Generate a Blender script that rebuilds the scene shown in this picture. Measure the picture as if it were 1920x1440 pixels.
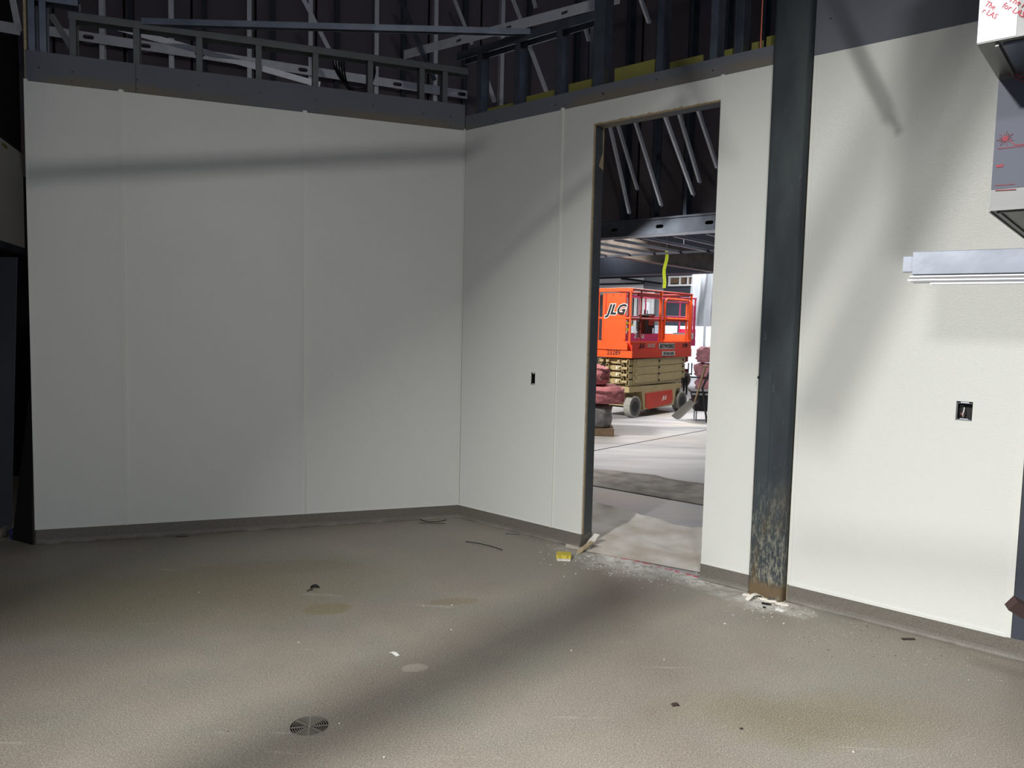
import bpy, bmesh, math, random
import numpy as np
from mathutils import Vector, Matrix
random.seed(7)
for o in list(bpy.data.objects): bpy.data.objects.remove(o)
SC = bpy.context.scene; COL = SC.collection

# ------------------------------------------------------------------ camera
H = 1.567; FPX = 1406.76; PIT, ROL = math.radians(4.314), math.radians(1.3226)
cF = np.array([0, math.cos(PIT), -math.sin(PIT)]); cR = np.array([1., 0, 0]); cU = np.cross(cR, cF)
cR, cU = math.cos(ROL)*cR + math.sin(ROL)*cU, -math.sin(ROL)*cR + math.cos(ROL)*cU
cO = np.array([0, 0, H])
cd = bpy.data.cameras.new('camera'); cam = bpy.data.objects.new('camera', cd); COL.objects.link(cam)
cd.sensor_fit = 'HORIZONTAL'; cd.sensor_width = 36; cd.lens = FPX*36/1920; cd.clip_start = .05; cd.clip_end = 200
M = Matrix(((cR[0], cU[0], -cF[0], 0), (cR[1], cU[1], -cF[1], 0), (cR[2], cU[2], -cF[2], H), (0, 0, 0, 1)))
cam.matrix_world = M
SC.camera = cam
SC.view_settings.view_transform = 'Standard'; SC.view_settings.look = 'None'
SC.view_settings.gamma = 1; SC.view_settings.use_curve_mapping = False
SC.view_settings.exposure = 0.0

# ------------------------------------------------------------------ world and lights
w = bpy.data.worlds.new('world'); SC.world = w; w.use_nodes = True
bg = w.node_tree.nodes['Background']; bg.inputs[0].default_value = (.66, .76, 1, 1); bg.inputs[1].default_value = .23

def area(name, loc, aim, sx, sy, watt, col=(1, 1, 1), spread=180):
    l = bpy.data.lights.new(name, 'AREA'); l.shape = 'RECTANGLE'; l.size = sx; l.size_y = sy
    l.energy = watt; l.color = col; l.spread = math.radians(spread)
    o = bpy.data.objects.new(name, l); COL.objects.link(o); o.location = loc
    d = Vector(aim) - Vector(loc); o.rotation_euler = d.to_track_quat('-Z', 'Y').to_euler()
    return o
K1 = np.array([.3, -1.3, 4.15]); K2 = np.array([-3.0, -.8, 4.5])
area('high_bay_light', K1, (.5, .6, 0), .36, .36, 106, (1, .985, .945), 165)
area('work_light', K2, (2.9, 3.2, -2.4), .20, .20, 145, (1, .985, .95), 76)
area('hall_light', (-1.8, 9.6, 4.6), (2.6, 14.5, .6), 1.2, .6, 420, (1, .98, .95), 150)
area('hall_light_far', (4.4, 22.6, 4.0), (4.4, 22.8, 0), 4, 3, 330, (.95, .98, 1), 170)
area('hall_fill_near', (.1, 8.3, 3.0), (1.0, 6.2, 0),      .8, .8, 34, (.97, .98, 1), 160)  # added fill without a known fixture, brightens the floor inside the doorway
area('hall_fill_overhead', (2.9, 14.6, 3.9), (2.6, 14.0, 0), 2.5, 1.6, 200, (1, .99, .97), 120)  # added lamp, put in to whiten the hall floor round the lift

# ------------------------------------------------------------------ frames: s along the wall, n away from the camera, z up
CX, CY = -0.26684*H, 3.88669*H
class Frame:
    def __init__(s, a, ox, oy):
        s.a = a; s.ox = ox; s.oy = oy; s.t = (math.cos(a), math.sin(a)); s.n = (-math.sin(a), math.cos(a))
    def p(s, u, v, z): return (s.ox + u*s.t[0] + v*s.n[0], s.oy + u*s.t[1] + v*s.n[1], z)
    def inv(s, P):
        x, y = P[0]-s.ox, P[1]-s.oy
        return (x*s.t[0]+y*s.t[1], x*s.n[0]+y*s.n[1], P[2])
LF = Frame(math.radians(19.622), CX, CY); RF = Frame(math.radians(-40.666), CX, CY); WF = Frame(0, 0, 0)
def ray(x, y): return cF + cR*(x-960)/FPX + cU*(720-y)/FPX
def onz(x, y, z=0.):
    d = ray(x, y); return cO + d*(z-H)/d[2]
def onwall(x, y, fr, off):
    d = ray(x, y); n = np.array([*fr.n, 0]); c = np.array(fr.p(0, off, 0)); return cO + d*(((c-cO)@n)/(d@n))
def onend(x, y, fr, s):
    d = ray(x, y); n = np.array([*fr.t, 0]); c = np.array(fr.p(s, 0, 0)); return cO + d*(((c-cO)@n)/(d@n))

# ------------------------------------------------------------------ materials
def lin(c): return tuple(((v/255)/12.92 if v/255 <= .04045 else ((v/255+.055)/1.055)**2.4) for v in c)
MT = {}
def mat(name, rgb, rough=.6, metal=0., noise=0., nscale=20., bump=0., bscale=60., rgb2=None, lo=.45, hi=.6, spec=.5, alpha=1., emit=0.):
    m = bpy.data.materials.new(name); m.use_nodes = True; nt = m.node_tree; b = nt.nodes['Principled BSDF']
    c = lin(rgb); b.inputs['Base Color'].default_value = (*c, 1); b.inputs['Roughness'].default_value = rough
    b.inputs['Metallic'].default_value = metal; b.inputs['Specular IOR Level'].default_value = spec
    if alpha < 1: b.inputs['Alpha'].default_value = alpha
    if emit: b.inputs['Emission Color'].default_value = (*c, 1); b.inputs['Emission Strength'].default_value = emit
    tc = nt.nodes.new('ShaderNodeTexCoord')
    if noise or rgb2:
        n = nt.nodes.new('ShaderNodeTexNoise'); n.inputs['Scale'].default_value = nscale; n.inputs['Detail'].default_value = 6
        nt.links.new(tc.outputs['Object'], n.inputs['Vector'])
        r = nt.nodes.new('ShaderNodeValToRGB'); nt.links.new(n.outputs['Fac'], r.inputs['Fac'])
        if rgb2:
            r.color_ramp.elements[0].position = lo; r.color_ramp.elements[1].position = hi
            r.color_ramp.elements[0].color = (*c, 1); r.color_ramp.elements[1].color = (*lin(rgb2), 1)
        else:
            r.color_ramp.elements[0].position = .3; r.color_ramp.elements[1].position = .7
            r.color_ramp.elements[0].color = (*[v*(1-noise) for v in c], 1); r.color_ramp.elements[1].color = (*[min(1, v*(1+noise)) for v in c], 1)
        nt.links.new(r.outputs['Color'], b.inputs['Base Color'])
    if bump:
        n2 = nt.nodes.new('ShaderNodeTexNoise'); n2.inputs['Scale'].default_value = bscale; n2.inputs['Detail'].default_value = 3
        nt.links.new(tc.outputs['Object'], n2.inputs['Vector'])
        bp = nt.nodes.new('ShaderNodeBump'); bp.inputs['Strength'].default_value = bump; bp.inputs['Distance'].default_value = .01
        nt.links.new(n2.outputs['Fac'], bp.inputs['Height']); nt.links.new(bp.outputs['Normal'], b.inputs['Normal'])
    MT[name] = m; return m

def N(nt, t, **kw):
    n = nt.nodes.new(t)
    for k, v in kw.items():
        if k.startswith('i_'): n.inputs[int(k[2:])].default_value = v
        else: setattr(n, k, v)
    return n
def mixc(nt, fac, a, b):
    m = nt.nodes.new('ShaderNodeMix'); m.data_type = 'RGBA'
    if isinstance(fac, float): m.inputs[0].default_value = fac
    else: nt.links.new(fac, m.inputs[0])
    for i, v in ((6, a), (7, b)):
        if isinstance(v, tuple): m.inputs[i].default_value = (*v, 1)
        else: nt.links.new(v, m.inputs[i])
    return m.outputs[2]
def ramp(nt, src, lo, hi, v0=0., v1=1.):
    r = nt.nodes.new('ShaderNodeMapRange'); r.inputs[1].default_value = lo; r.inputs[2].default_value = hi
    r.inputs[3].default_value = v0; r.inputs[4].default_value = v1; nt.links.new(src, r.inputs[0]); return r.outputs[0]
def noise(nt, vec, scale, detail=4, rough=.5):
    n = nt.nodes.new('ShaderNodeTexNoise'); n.inputs['Scale'].default_value = scale; n.inputs['Detail'].default_value = detail
    n.inputs['Roughness'].default_value = rough; nt.links.new(vec, n.inputs['Vector']); return n.outputs['Fac']
def math_(nt, op, a, b=None):
    m = nt.nodes.new('ShaderNodeMath'); m.operation = op; m.use_clamp = True
    for i, v in ((0, a), (1, b)):
        if v is None: continue
        if isinstance(v, (int, float)): m.inputs[i].default_value = v
        else: nt.links.new(v, m.inputs[i])
    return m.outputs[0]
def blob(nt, pos, cx, cy, r0, r1, sx=1., sy=1., ang=0., warp=.35, wscale=3.):
    """soft-edged irregular stain mask round a floor point"""
    wn = N(nt, 'ShaderNodeTexNoise'); wn.inputs['Scale'].default_value = wscale; wn.inputs['Detail'].default_value = 5; nt.links.new(pos, wn.inputs['Vector'])
    off = N(nt, 'ShaderNodeVectorMath', operation='MULTIPLY_ADD'); nt.links.new(wn.outputs['Color'], off.inputs[0])
    off.inputs[1].default_value = (warp, warp, 0); nt.links.new(pos, off.inputs[2])
    mp = N(nt, 'ShaderNodeMapping', vector_type='TEXTURE'); mp.inputs['Location'].default_value = (cx+warp/2, cy+warp/2, 0)
    mp.inputs['Rotation'].default_value = (0, 0, ang); mp.inputs['Scale'].default_value = (sx, sy, 1)
    nt.links.new(off.outputs[0], mp.inputs['Vector'])
    fl = N(nt, 'ShaderNodeVectorMath', operation='MULTIPLY'); fl.inputs[1].default_value = (1, 1, 0); nt.links.new(mp.outputs[0], fl.inputs[0])
    ln = N(nt, 'ShaderNodeVectorMath', operation='LENGTH'); nt.links.new(fl.outputs[0], ln.inputs[0])
    return ramp(nt, ln.outputs['Value'], r0, r1, 1., 0.)

# pebbled white wall panel
def mk_frp():
    m = mat('pebbled_panel', (214, 216, 211), .42, spec=.45); nt = m.node_tree; b = nt.nodes['Principled BSDF']
    tc = nt.nodes.new('ShaderNodeTexCoord')
    v = N(nt, 'ShaderNodeTexVoronoi', feature='SMOOTH_F1'); v.inputs['Scale'].default_value = 300; nt.links.new(tc.outputs['Object'], v.inputs['Vector'])
    n = noise(nt, tc.outputs['Object'], 45, 3)
    ad = N(nt, 'ShaderNodeMath', operation='ADD'); nt.links.new(v.outputs['Distance'], ad.inputs[0]); nt.links.new(math_(nt, 'MULTIPLY', n, .25), ad.inputs[1])
    bp = N(nt, 'ShaderNodeBump'); bp.inputs['Strength'].default_value = .6; bp.inputs['Distance'].default_value = .0012
    nt.links.new(ad.outputs[0], bp.inputs['Height']); nt.links.new(bp.outputs[0], b.inputs['Normal'])
    nt.links.new(ramp(nt, noise(nt, tc.outputs['Object'], 1.2, 3), .3, .7, .30, .42), b.inputs['Roughness'])
    return m
mk_frp()
mat('panel_trim', (216, 218, 212), .4)
# gypsum board above the panels with combed adhesive near its bottom edge
def mk_board(name, zb):
    m = mat(name, (98, 102, 112), .85); nt = m.node_tree; b = nt.nodes['Principled BSDF']
    g = N(nt, 'ShaderNodeNewGeometry'); sp = N(nt, 'ShaderNodeSeparateXYZ'); nt.links.new(g.outputs['Position'], sp.inputs[0])
    mp = N(nt, 'ShaderNodeMapping'); mp.inputs['Scale'].default_value = (1.3, 1.3, 3); nt.links.new(g.outputs['Position'], mp.inputs[0])
    patch = noise(nt, mp.outputs[0], 1.1, 3)
    zz = ramp(nt, sp.outputs['Z'], zb+.005, zb+.10, 1., 0.)
    mask = math_(nt, 'MULTIPLY', ramp(nt, patch, .46, .62), ramp(nt, zz, .15, .6))
    wv = N(nt, 'ShaderNodeTexWave'); wv.inputs['Scale'].default_value = 28; wv.inputs['Distortion'].default_value = 1.5; nt.links.new(g.outputs['Position'], wv.inputs['Vector'])
    mask = math_(nt, 'MULTIPLY', mask, ramp(nt, wv.outputs['Fac'], .2, .8, .25, .8))
    nt.links.new(mixc(nt, mask, mixc(nt, noise(nt, g.outputs['Position'], 3, 4), lin((96, 100, 110)), lin((106, 109, 118))), lin((124, 112, 80))), b.inputs['Base Color'])
    return m
mk_board('gypsum_left', 3.11); mk_board('gypsum_right', 3.11)
mat('raw_edge', (176, 158, 128), .9, noise=.2, nscale=40)
mat('galvanised', (150, 156, 166), .38, .85, noise=.14, nscale=9, bump=.05, bscale=15)
mat('galvanised_dark', (112, 120, 132), .45, .8, noise=.2, nscale=7)
mat('galvanised_bright', (228, 231, 238), .45, .2, noise=.08, nscale=12)  # paler copy of the steel; light on flanges and kickers put in colour
mat('track_grey', (92, 97, 98), .55, .4, noise=.12, nscale=10)
mat('dark_board', (108, 100, 106), .9, noise=.10, nscale=3)
mat('yellow_board', (142, 138, 72), .9, noise=.12, nscale=8)
mat('screw', (20, 20, 22), .5)
mat('black_rubber', (18, 18, 20), .6, noise=.2)
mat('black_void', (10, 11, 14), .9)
mat('dark_wall', (58, 62, 72), .8, noise=.1, nscale=2)
mat('white_wall', (226, 226, 224), .7)
mat('grey_wall', (120, 124, 128), .8)
mat('deck', (44, 48, 60), .7, noise=.15, nscale=2)
mat('beam_steel', (112, 104, 96), .55, .4, noise=.35, nscale=3)
mat('chalk_red', (200, 92, 110), .9, rgb2=(196, 190, 184), lo=.44, hi=.56, nscale=26)

def mk_epoxy():
    m = mat('epoxy_floor', (140, 134, 122), .5, spec=.35); nt = m.node_tree; b = nt.nodes['Principled BSDF']
    g = N(nt, 'ShaderNodeNewGeometry'); P = g.outputs['Position']
    fine = noise(nt, P, 150, 3, .8); mid = noise(nt, P, 1.1, 5, .6); big = noise(nt, P, .45, 3)
    base = mixc(nt, ramp(nt, mid, .32, .68), lin((132, 124, 114)), lin((150, 143, 132)))
    base = mixc(nt, ramp(nt, noise(nt, P, 2.3, 4), .45, .7, 0, .5), base, lin((127, 130, 121)))
    # olive residue, mostly at the left and along the wall
    ol = math_(nt, 'MAXIMUM', blob(nt, P, -1.9, 4.2, .3, 1.0, 1.5, .75, .3, .9, 1.5), blob(nt, P, 1.25, 3.0, .25, 1., .75, .28, 0, .5, 2.))
    base = mixc(nt, math_(nt, 'MULTIPLY', ol, .75), base, lin((118, 110, 82)))
    # damp round marks
    for (x, y, r, sx, sy, c, k) in ((-.985, 4.02, .11, 1.25, .8, (122, 108, 70), .7), (-.42, 3.33, .055, 1.2, .8, (186, 178, 166), .7),
                                    (-.30, 4.18, .10, 1.5, .6, (124, 110, 76), .5), (-1.5, 4.7, .3, 1.8, .5, (118, 110, 92), .6)):
        base = mixc(nt, math_(nt, 'MULTIPLY', blob(nt, P, x, y, r*.8, r*1.05, sx, sy, .2, .05, 8.), k), base, lin(c))
    # trodden gypsum dust at the doorway, at the column and along the coves
    du = blob(nt, P, .80, 4.98, .10, .62, 1., .5, -.6, .35, 5.)
    d2 = blob(nt, P, 1.52, 4.28, .08, .33, 1.0, .7, -.6, .3, 6.)
    d3 = blob(nt, P, 1.18, 4.68, .1, .5, 1.1, .35, -.7, .3, 6.)
    dn = ramp(nt, noise(nt, P, 14, 7, .75), .36, .54)
    dust = math_(nt, 'MULTIPLY', math_(nt, 'MAXIMUM', math_(nt, 'MAXIMUM', du, d2), d3), dn)
    base = mixc(nt, dust, base, lin((226, 225, 220)))
    edgeL = None
    # scuffs: thin pale streaks
    mp = N(nt, 'ShaderNodeMapping'); mp.inputs['Rotation'].default_value = (0, 0, .7); mp.inputs['Scale'].default_value = (1, 9, 1); nt.links.new(P, mp.inputs[0])
    sc = ramp(nt, noise(nt, mp.outputs[0], 1.6, 5, .6), .66, .76, 0, .55)
    base = mixc(nt, sc, base, lin((190, 184, 174)))
    fl = math_(nt, 'MULTIPLY', ramp(nt, noise(nt, P, 34, 5, .75), .66, .72), ramp(nt, noise(nt, P, 1.7, 3), .45, .6))
    base = mixc(nt, math_(nt, 'MULTIPLY', fl, .7), base, lin((196, 192, 184)))
    dk = ramp(nt, noise(nt, P, 7, 4, .7), .66, .78, 0, .45)
    base = mixc(nt, dk, base, lin((92, 86, 78)))
    base = mixc(nt, ramp(nt, fine, .36, .56, .55, 0.), base, lin((78, 74, 68)))
    base = mixc(nt, ramp(nt, noise(nt, P, 170, 2, .8), .52, .68, 0, .5), base, lin((222, 216, 204)))
    nt.links.new(base, b.inputs['Base Color'])
    nt.links.new(ramp(nt, mid, .3, .7, .42, .62), b.inputs['Roughness'])
    bp = N(nt, 'ShaderNodeBump'); bp.inputs['Strength'].default_value = .05; bp.inputs['Distance'].default_value = .002
    nt.links.new(fine, bp.inputs['Height']); nt.links.new(bp.outputs[0], b.inputs['Normal'])
mk_epoxy()
def mk_cove():
    m = mat('epoxy_cove', (100, 98, 90), .5); nt = m.node_tree; b = nt.nodes['Principled BSDF']
    g = N(nt, 'ShaderNodeNewGeometry'); P = g.outputs['Position']; fine = noise(nt, P, 260, 2, .7)
    base = mixc(nt, ramp(nt, fine, .35, .65), lin((84, 80, 74)), lin((124, 119, 110)))
    sp = N(nt, 'ShaderNodeSeparateXYZ'); nt.links.new(P, sp.inputs[0])
    d = math_(nt, 'MULTIPLY', ramp(nt, sp.outputs['Z'], 0., .022, 1, 0), ramp(nt, noise(nt, P, 7, 5), .42, .6))
    nt.links.new(mixc(nt, math_(nt, 'MULTIPLY', d, .45), base, lin((160, 157, 148))), b.inputs['Base Color'])
mk_cove()
def mk_concrete():
    m = mat('hall_concrete', (150, 150, 150), .4); nt = m.node_tree; b = nt.nodes['Principled BSDF']
    g = N(nt, 'ShaderNodeNewGeometry'); P = g.outputs['Position']
    mp = N(nt, 'ShaderNodeMapping'); mp.inputs['Rotation'].default_value = (0, 0, .75); mp.inputs['Scale'].default_value = (.5, 2.2, 1); nt.links.new(P, mp.inputs[0])
    s = noise(nt, mp.outputs[0], 1.2, 7, .6)
    base = mixc(nt, ramp(nt, s, .35, .65), lin((140, 140, 144)), lin((178, 177, 176)))
    base = mixc(nt, ramp(nt, noise(nt, P, .8, 4), .5, .68, 0, .6), base, lin((168, 156, 138)))
    nt.links.new(base, b.inputs['Base Color']); nt.links.new(ramp(nt, s, .3, .7, .38, .6), b.inputs['Roughness'])
mk_concrete()
mat('paper', (186, 176, 162), .85, rgb2=(222, 218, 210), lo=.35, hi=.65, nscale=3, bump=.5, bscale=4)
mat('paper_grey', (120, 113, 106), .85, rgb2=(158, 152, 144), lo=.35, hi=.65, nscale=5, bump=.9, bscale=7)
def mk_column():
    m = mat('column_paint', (48, 54, 58), .68, spec=.3); nt = m.node_tree; b = nt.nodes['Principled BSDF']
    g = N(nt, 'ShaderNodeNewGeometry'); P = g.outputs['Position']; sp = N(nt, 'ShaderNodeSeparateXYZ'); nt.links.new(P, sp.inputs[0])
    mp = N(nt, 'ShaderNodeMapping'); mp.inputs['Scale'].default_value = (1, 1, .3); nt.links.new(P, mp.inputs[0])
    base = mixc(nt, ramp(nt, noise(nt, mp.outputs[0], 6, 5), .35, .7), lin((46, 52, 58)), lin((64, 72, 74)))
    sc = math_(nt, 'MULTIPLY', ramp(nt, noise(nt, mp.outputs[0], 40, 5, .7), .64, .72), .5)
    base = mixc(nt, sc, base, lin((120, 124, 122)))
    low = ramp(nt, sp.outputs['Z'], .15, .75, 1, 0)
    base = mixc(nt, math_(nt, 'MULTIPLY', low, ramp(nt, noise(nt, mp.outputs[0], 55, 4, .8), .48, .62)), base, lin((140, 138, 124)))
    base = mixc(nt, math_(nt, 'MULTIPLY', low, ramp(nt, noise(nt, mp.outputs[0], 9, 4), .5, .65)), base, lin((96, 80, 52)))
    rz = math_(nt, 'MULTIPLY', ramp(nt, sp.outputs['Z'], .07, .12, 1, 0), ramp(nt, noise(nt, P, 10, 4), .38, .5))
    base = mixc(nt, rz, base, lin((104, 88, 66)))
    nt.links.new(base, b.inputs['Base Color'])
mk_column()

mat('lift_orange', (226, 84, 30), .45, noise=.08, nscale=6)
mat('lift_red', (190, 52, 26), .5, noise=.1, nscale=6)  # orange paint darkened: holds the shade on the lift's side
mat('lift_dark_red', (120, 30, 24), .55)  # darker copy for the shaded side rails; also other red parts
mat('lift_cream', (168, 150, 108), .55, noise=.08, nscale=5)
mat('lift_tyre', (150, 148, 140), .85, noise=.2, nscale=30)
mat('lift_tyre_side', (84, 82, 78), .85)
mat('lift_pink', (226, 70, 120), .5)
mat('white_paint', (235, 235, 232), .6)
mat('black_ink', (16, 16, 20), .6)
mat('red_ink', (216, 84, 96), .6)
mat('red_ink_dark', (150, 50, 66), .6)
mat('label_silver', (170, 170, 165), .5)
mat('steel_satin', (118, 119, 119), .5, .6, noise=.12, nscale=4)
mat('film_white', (206, 214, 224), .35)
mat('film_blue_shaded', (76, 82, 98), .55, 0, noise=.05, nscale=2)  # blue film, darkened to hold the shade under the upper box
mat('insulation', (170, 104, 106), .95, noise=.25, nscale=14, bump=1, bscale=18)
mat('insulation_light', (212, 152, 160), .95, noise=.25, nscale=10, bump=1, bscale=14)
mat('wrap_grey', (120, 118, 116), .35, noise=.4, nscale=12, bump=1, bscale=16)
mat('strap_yellow', (216, 232, 60), .6)
mat('wood', (112, 92, 70), .8, noise=.2)
mat('blue_plastic', (34, 36, 96), .5)
mat('brown_steel', (64, 48, 46), .7)
mat('copper', (150, 84, 66), .4, .6)
mat('window_glow', (236, 242, 255), .5, emit=.8)
mat('drain_steel', (176, 170, 160), .4, .6)
mat('mineral_yellow', (196, 180, 70), .95, noise=.15, nscale=60, bump=.6, bscale=80)
mat('plaster_white', (226, 222, 212), .9, noise=.06, nscale=40, bump=.5, bscale=60)
def mk_plastic():
    m = bpy.data.materials.new('clear_sheeting'); m.use_nodes = True; nt = m.node_tree; b = nt.nodes['Principled BSDF']
    b.inputs['Base Color'].default_value = (.82, .86, .9, 1); b.inputs['Roughness'].default_value = .22; b.inputs['Alpha'].default_value = .42
    b.inputs['Specular IOR Level'].default_value = .9
    MT['clear_sheeting'] = m
mk_plastic()

# ------------------------------------------------------------------ mesh builder and object helpers
class MB:
    def __init__(s): s.v = []; s.f = []
    def add(s, v, f):
        k = len(s.v); s.v += [tuple(map(float, p)) for p in v]; s.f += [tuple(i+k for i in q) for q in f]; return s
    def hexa(s, P):  # 8 points: bottom ring 0-3, top ring 4-7
        return s.add(P, [(0, 3, 2, 1), (4, 5, 6, 7), (0, 1, 5, 4), (1, 2, 6, 5), (2, 3, 7, 6), (3, 0, 4, 7)])
    def box(s, fr, u0, u1, v0, v1, z0, z1):
        return s.hexa([fr.p(u0, v0, z0), fr.p(u1, v0, z0), fr.p(u1, v1, z0), fr.p(u0, v1, z0), fr.p(u0, v0, z1), fr.p(u1, v0, z1), fr.p(u1, v1, z1), fr.p(u0, v1, z1)])
    def bar(s, a, b, w, h, up=(0, 0, 1)):
        a = Vector(a); b = Vector(b); d = (b-a).normalized(); x = d.cross(Vector(up))
        if x.length < 1e-4: x = d.cross(Vector((1, 0, 0)))
        x.normalize(); y = x.cross(d).normalized(); x *= w/2; y *= h/2
        return s.hexa([a-x-y, a+x-y, b+x-y, b-x-y, a-x+y, a+x+y, b+x+y, b-x+y])
    def tube(s, pts, r, n=8, caps=True):
        pts = [Vector(p) for p in pts]; k = len(s.v); ref = None
        for i, p in enumerate(pts):
            d = (pts[min(i+1, len(pts)-1)] - pts[max(i-1, 0)]).normalized()
            if ref is None: ref = d.orthogonal().normalized()
            x = (ref - d*ref.dot(d)).normalized(); ref = x; y = d.cross(x)
            rr = r[i] if isinstance(r, (list, tuple)) else r
            for j in range(n):
                a = 2*math.pi*j/n; s.v.append(tuple(p + (x*math.cos(a)+y*math.sin(a))*rr))
        for i in range(len(pts)-1):
            for j in range(n):
                a = k+i*n+j; b = k+i*n+(j+1) % n; s.f.append((a, b, b+n, a+n))
        if caps:
            s.f.append(tuple(k+j for j in range(n))[::-1]); s.f.append(tuple(k+(len(pts)-1)*n+j for j in range(n)))
        return s
    def cyl(s, c, axis, r, h, n=20, r2=None):
        c = Vector(c); ax = Vector(axis).normalized()
        return s.tube([c-ax*h/2, c+ax*h/2], [r, r if r2 is None else r2], n)
    def prism(s, pts, ext):
        """planar polygon pts extruded by vector ext"""
        n = len(pts); e = Vector(ext); P = [Vector(p) for p in pts]
        return s.add(P + [p+e for p in P], [tuple(range(n))[::-1], tuple(range(n, 2*n))] + [(i, (i+1) % n, n+(i+1) % n, n+i) for i in range(n)])
WORLD = {}
def link(name, mesh, loc, parent):
    o = bpy.data.objects.new(name, mesh); COL.objects.link(o)
    if parent is not None:
        pl = WORLD[parent.name]; o.parent = parent; o.location = Vector(loc)-pl
    else: o.location = loc
    WORLD[o.name] = Vector(loc); return o
def build(name, mb, m, parent=None, smooth=False, label=None, kind=None, bevel=0, loc=None):
    V = np.array(mb.v); lo = V.min(0); hi = V.max(0)
    if loc is None: loc = ((lo[0]+hi[0])/2, (lo[1]+hi[1])/2, lo[2])
    me = bpy.data.meshes.new(name); me.from_pydata([tuple(v-np.array(loc)) for v in V], [], mb.f); me.update()
    bm = bmesh.new(); bm.from_mesh(me); bmesh.ops.recalc_face_normals(bm, faces=bm.faces)
    if bevel: bmesh.ops.bevel(bm, geom=bm.edges[:], offset=bevel, segments=1, affect='EDGES')
    bm.to_mesh(me); bm.free()
    me.materials.append(MT[m] if isinstance(m, str) else m)
    if smooth:
        me.polygons.foreach_set('use_smooth', [True]*len(me.polygons))
        try: me.set_sharp_from_angle(angle=math.radians(40))
        except Exception: pass
    o = link(name, me, loc, parent)
    if label: o['label'] = label
    if kind: o['kind'] = kind
    return o
def plate(fr, outline, holes, v0, v1, flat=None):
    """flat plate in (u, z) of a frame (or (x, y) when flat is a z pair) with holes cut right through"""
    bm = bmesh.new(); loops = [outline]+holes
    for lp in loops:
        vs = [bm.verts.new((a, b, 0)) for a, b in lp]
        for i in range(len(vs)): bm.edges.new((vs[i], vs[(i+1) % len(vs)]))
    bmesh.ops.triangle_fill(bm, use_beauty=True, use_dissolve=False, edges=bm.edges[:])
    bm.verts.index_update(); vs = [tuple(v.co) for v in bm.verts]; fs = [tuple(v.index for v in f.verts) for f in bm.faces]; bm.free()
    n = len(vs); mb = MB()
    mp = (lambda a, b, w: fr.p(a, w, b)) if flat is None else (lambda a, b, w: (a, b, w))
    mb.v = [mp(a, b, v0) for a, b, _ in vs] + [mp(a, b, v1) for a, b, _ in vs]
    mb.f = fs + [tuple(i+n for i in f[::-1]) for f in fs]; k = 0
    for lp in loops:
        m = len(lp)
        for i in range(m): a = k+i; b = k+(i+1) % m; mb.f.append((a, b, b+n, a+n))
        k += m
    return mb
def slot(u, z, hw=.04, hh=.017, n=5):
    c = hw-hh; P = []
    for i in range(n+1): a = -math.pi/2+math.pi*i/n; P.append((u+c+hh*math.cos(a), z+hh*math.sin(a)))
    for i in range(n+1): a = math.pi/2+math.pi*i/n; P.append((u-c+hh*math.cos(a), z+hh*math.sin(a)))
    return P
def rect(u0, u1, z0, z1): return [(u0, z0), (u1, z0), (u1, z1), (u0, z1)]
def thing(name, loc, label, cat, group=None):
    o = bpy.data.objects.new(name, None); COL.objects.link(o); o.location = loc; o.empty_display_size = .1
    WORLD[o.name] = Vector(loc); return tag(o, label, cat, group)
def tag(o, label, cat, group=None):
    o['label'] = label; o['category'] = cat
    if group: o['group'] = group
    return o
def struct(o, label=None):
    o['kind'] = 'structure'
    if label: o['label'] = label
    return o
def text(name, body, m, o3, ux, uy, size, parent, shear=0., bold=0., align='CENTER', label=None):
    """raised flat lettering; o3 = anchor, ux / uy = unit vectors of writing and height"""
    cu = bpy.data.curves.new(name, 'FONT'); cu.body = body; cu.size = size; cu.shear = shear; cu.extrude = .001; cu.offset = bold
    cu.align_x = align; cu.align_y = 'CENTER'; cu.resolution_u = 2
    tmp = bpy.data.objects.new('tmp', cu); COL.objects.link(tmp); bpy.context.view_layer.update()
    me = bpy.data.meshes.new_from_object(tmp.evaluated_get(bpy.context.evaluated_depsgraph_get())); bpy.data.objects.remove(tmp)
    ux = Vector(ux).normalized(); uy = Vector(uy).normalized(); uz = ux.cross(uy)
    R = Matrix((ux, uy, uz)).transposed()
    for v in me.vertices: v.co = R @ v.co
    me.materials.clear(); me.materials.append(MT[m]); me.name = name
    o = link(name, me, Vector(o3), parent)
    if label: o['label'] = label
    return o
def stud(fr, u, v0, v1, z0, z1, w=.041, t=.0025, flip=1):
    """C-shaped steel stud standing in a wall frame"""
    mb = MB(); mb.box(fr, u, u+t*flip, v0, v1, z0, z1); mb.box(fr, u, u+w*flip, v0, v0+t, z0, z1); mb.box(fr, u, u+w*flip, v1-t, v1, z0, z1)
    return mb
def ulen(fr, u0, u1, v0, v1, z0, z1, t=.0025, up=True):
    """track: web lying flat with two legs"""
    mb = MB(); zz = z1 if up else z0
    mb.box(fr, u0, u1, v0, v1, zz-t if up else zz, zz if up else zz+t)
    mb.box(fr, u0, u1, v0, v0+t, z0, z1); mb.box(fr, u0, u1, v1-t, v1, z0, z1); return mb

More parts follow.
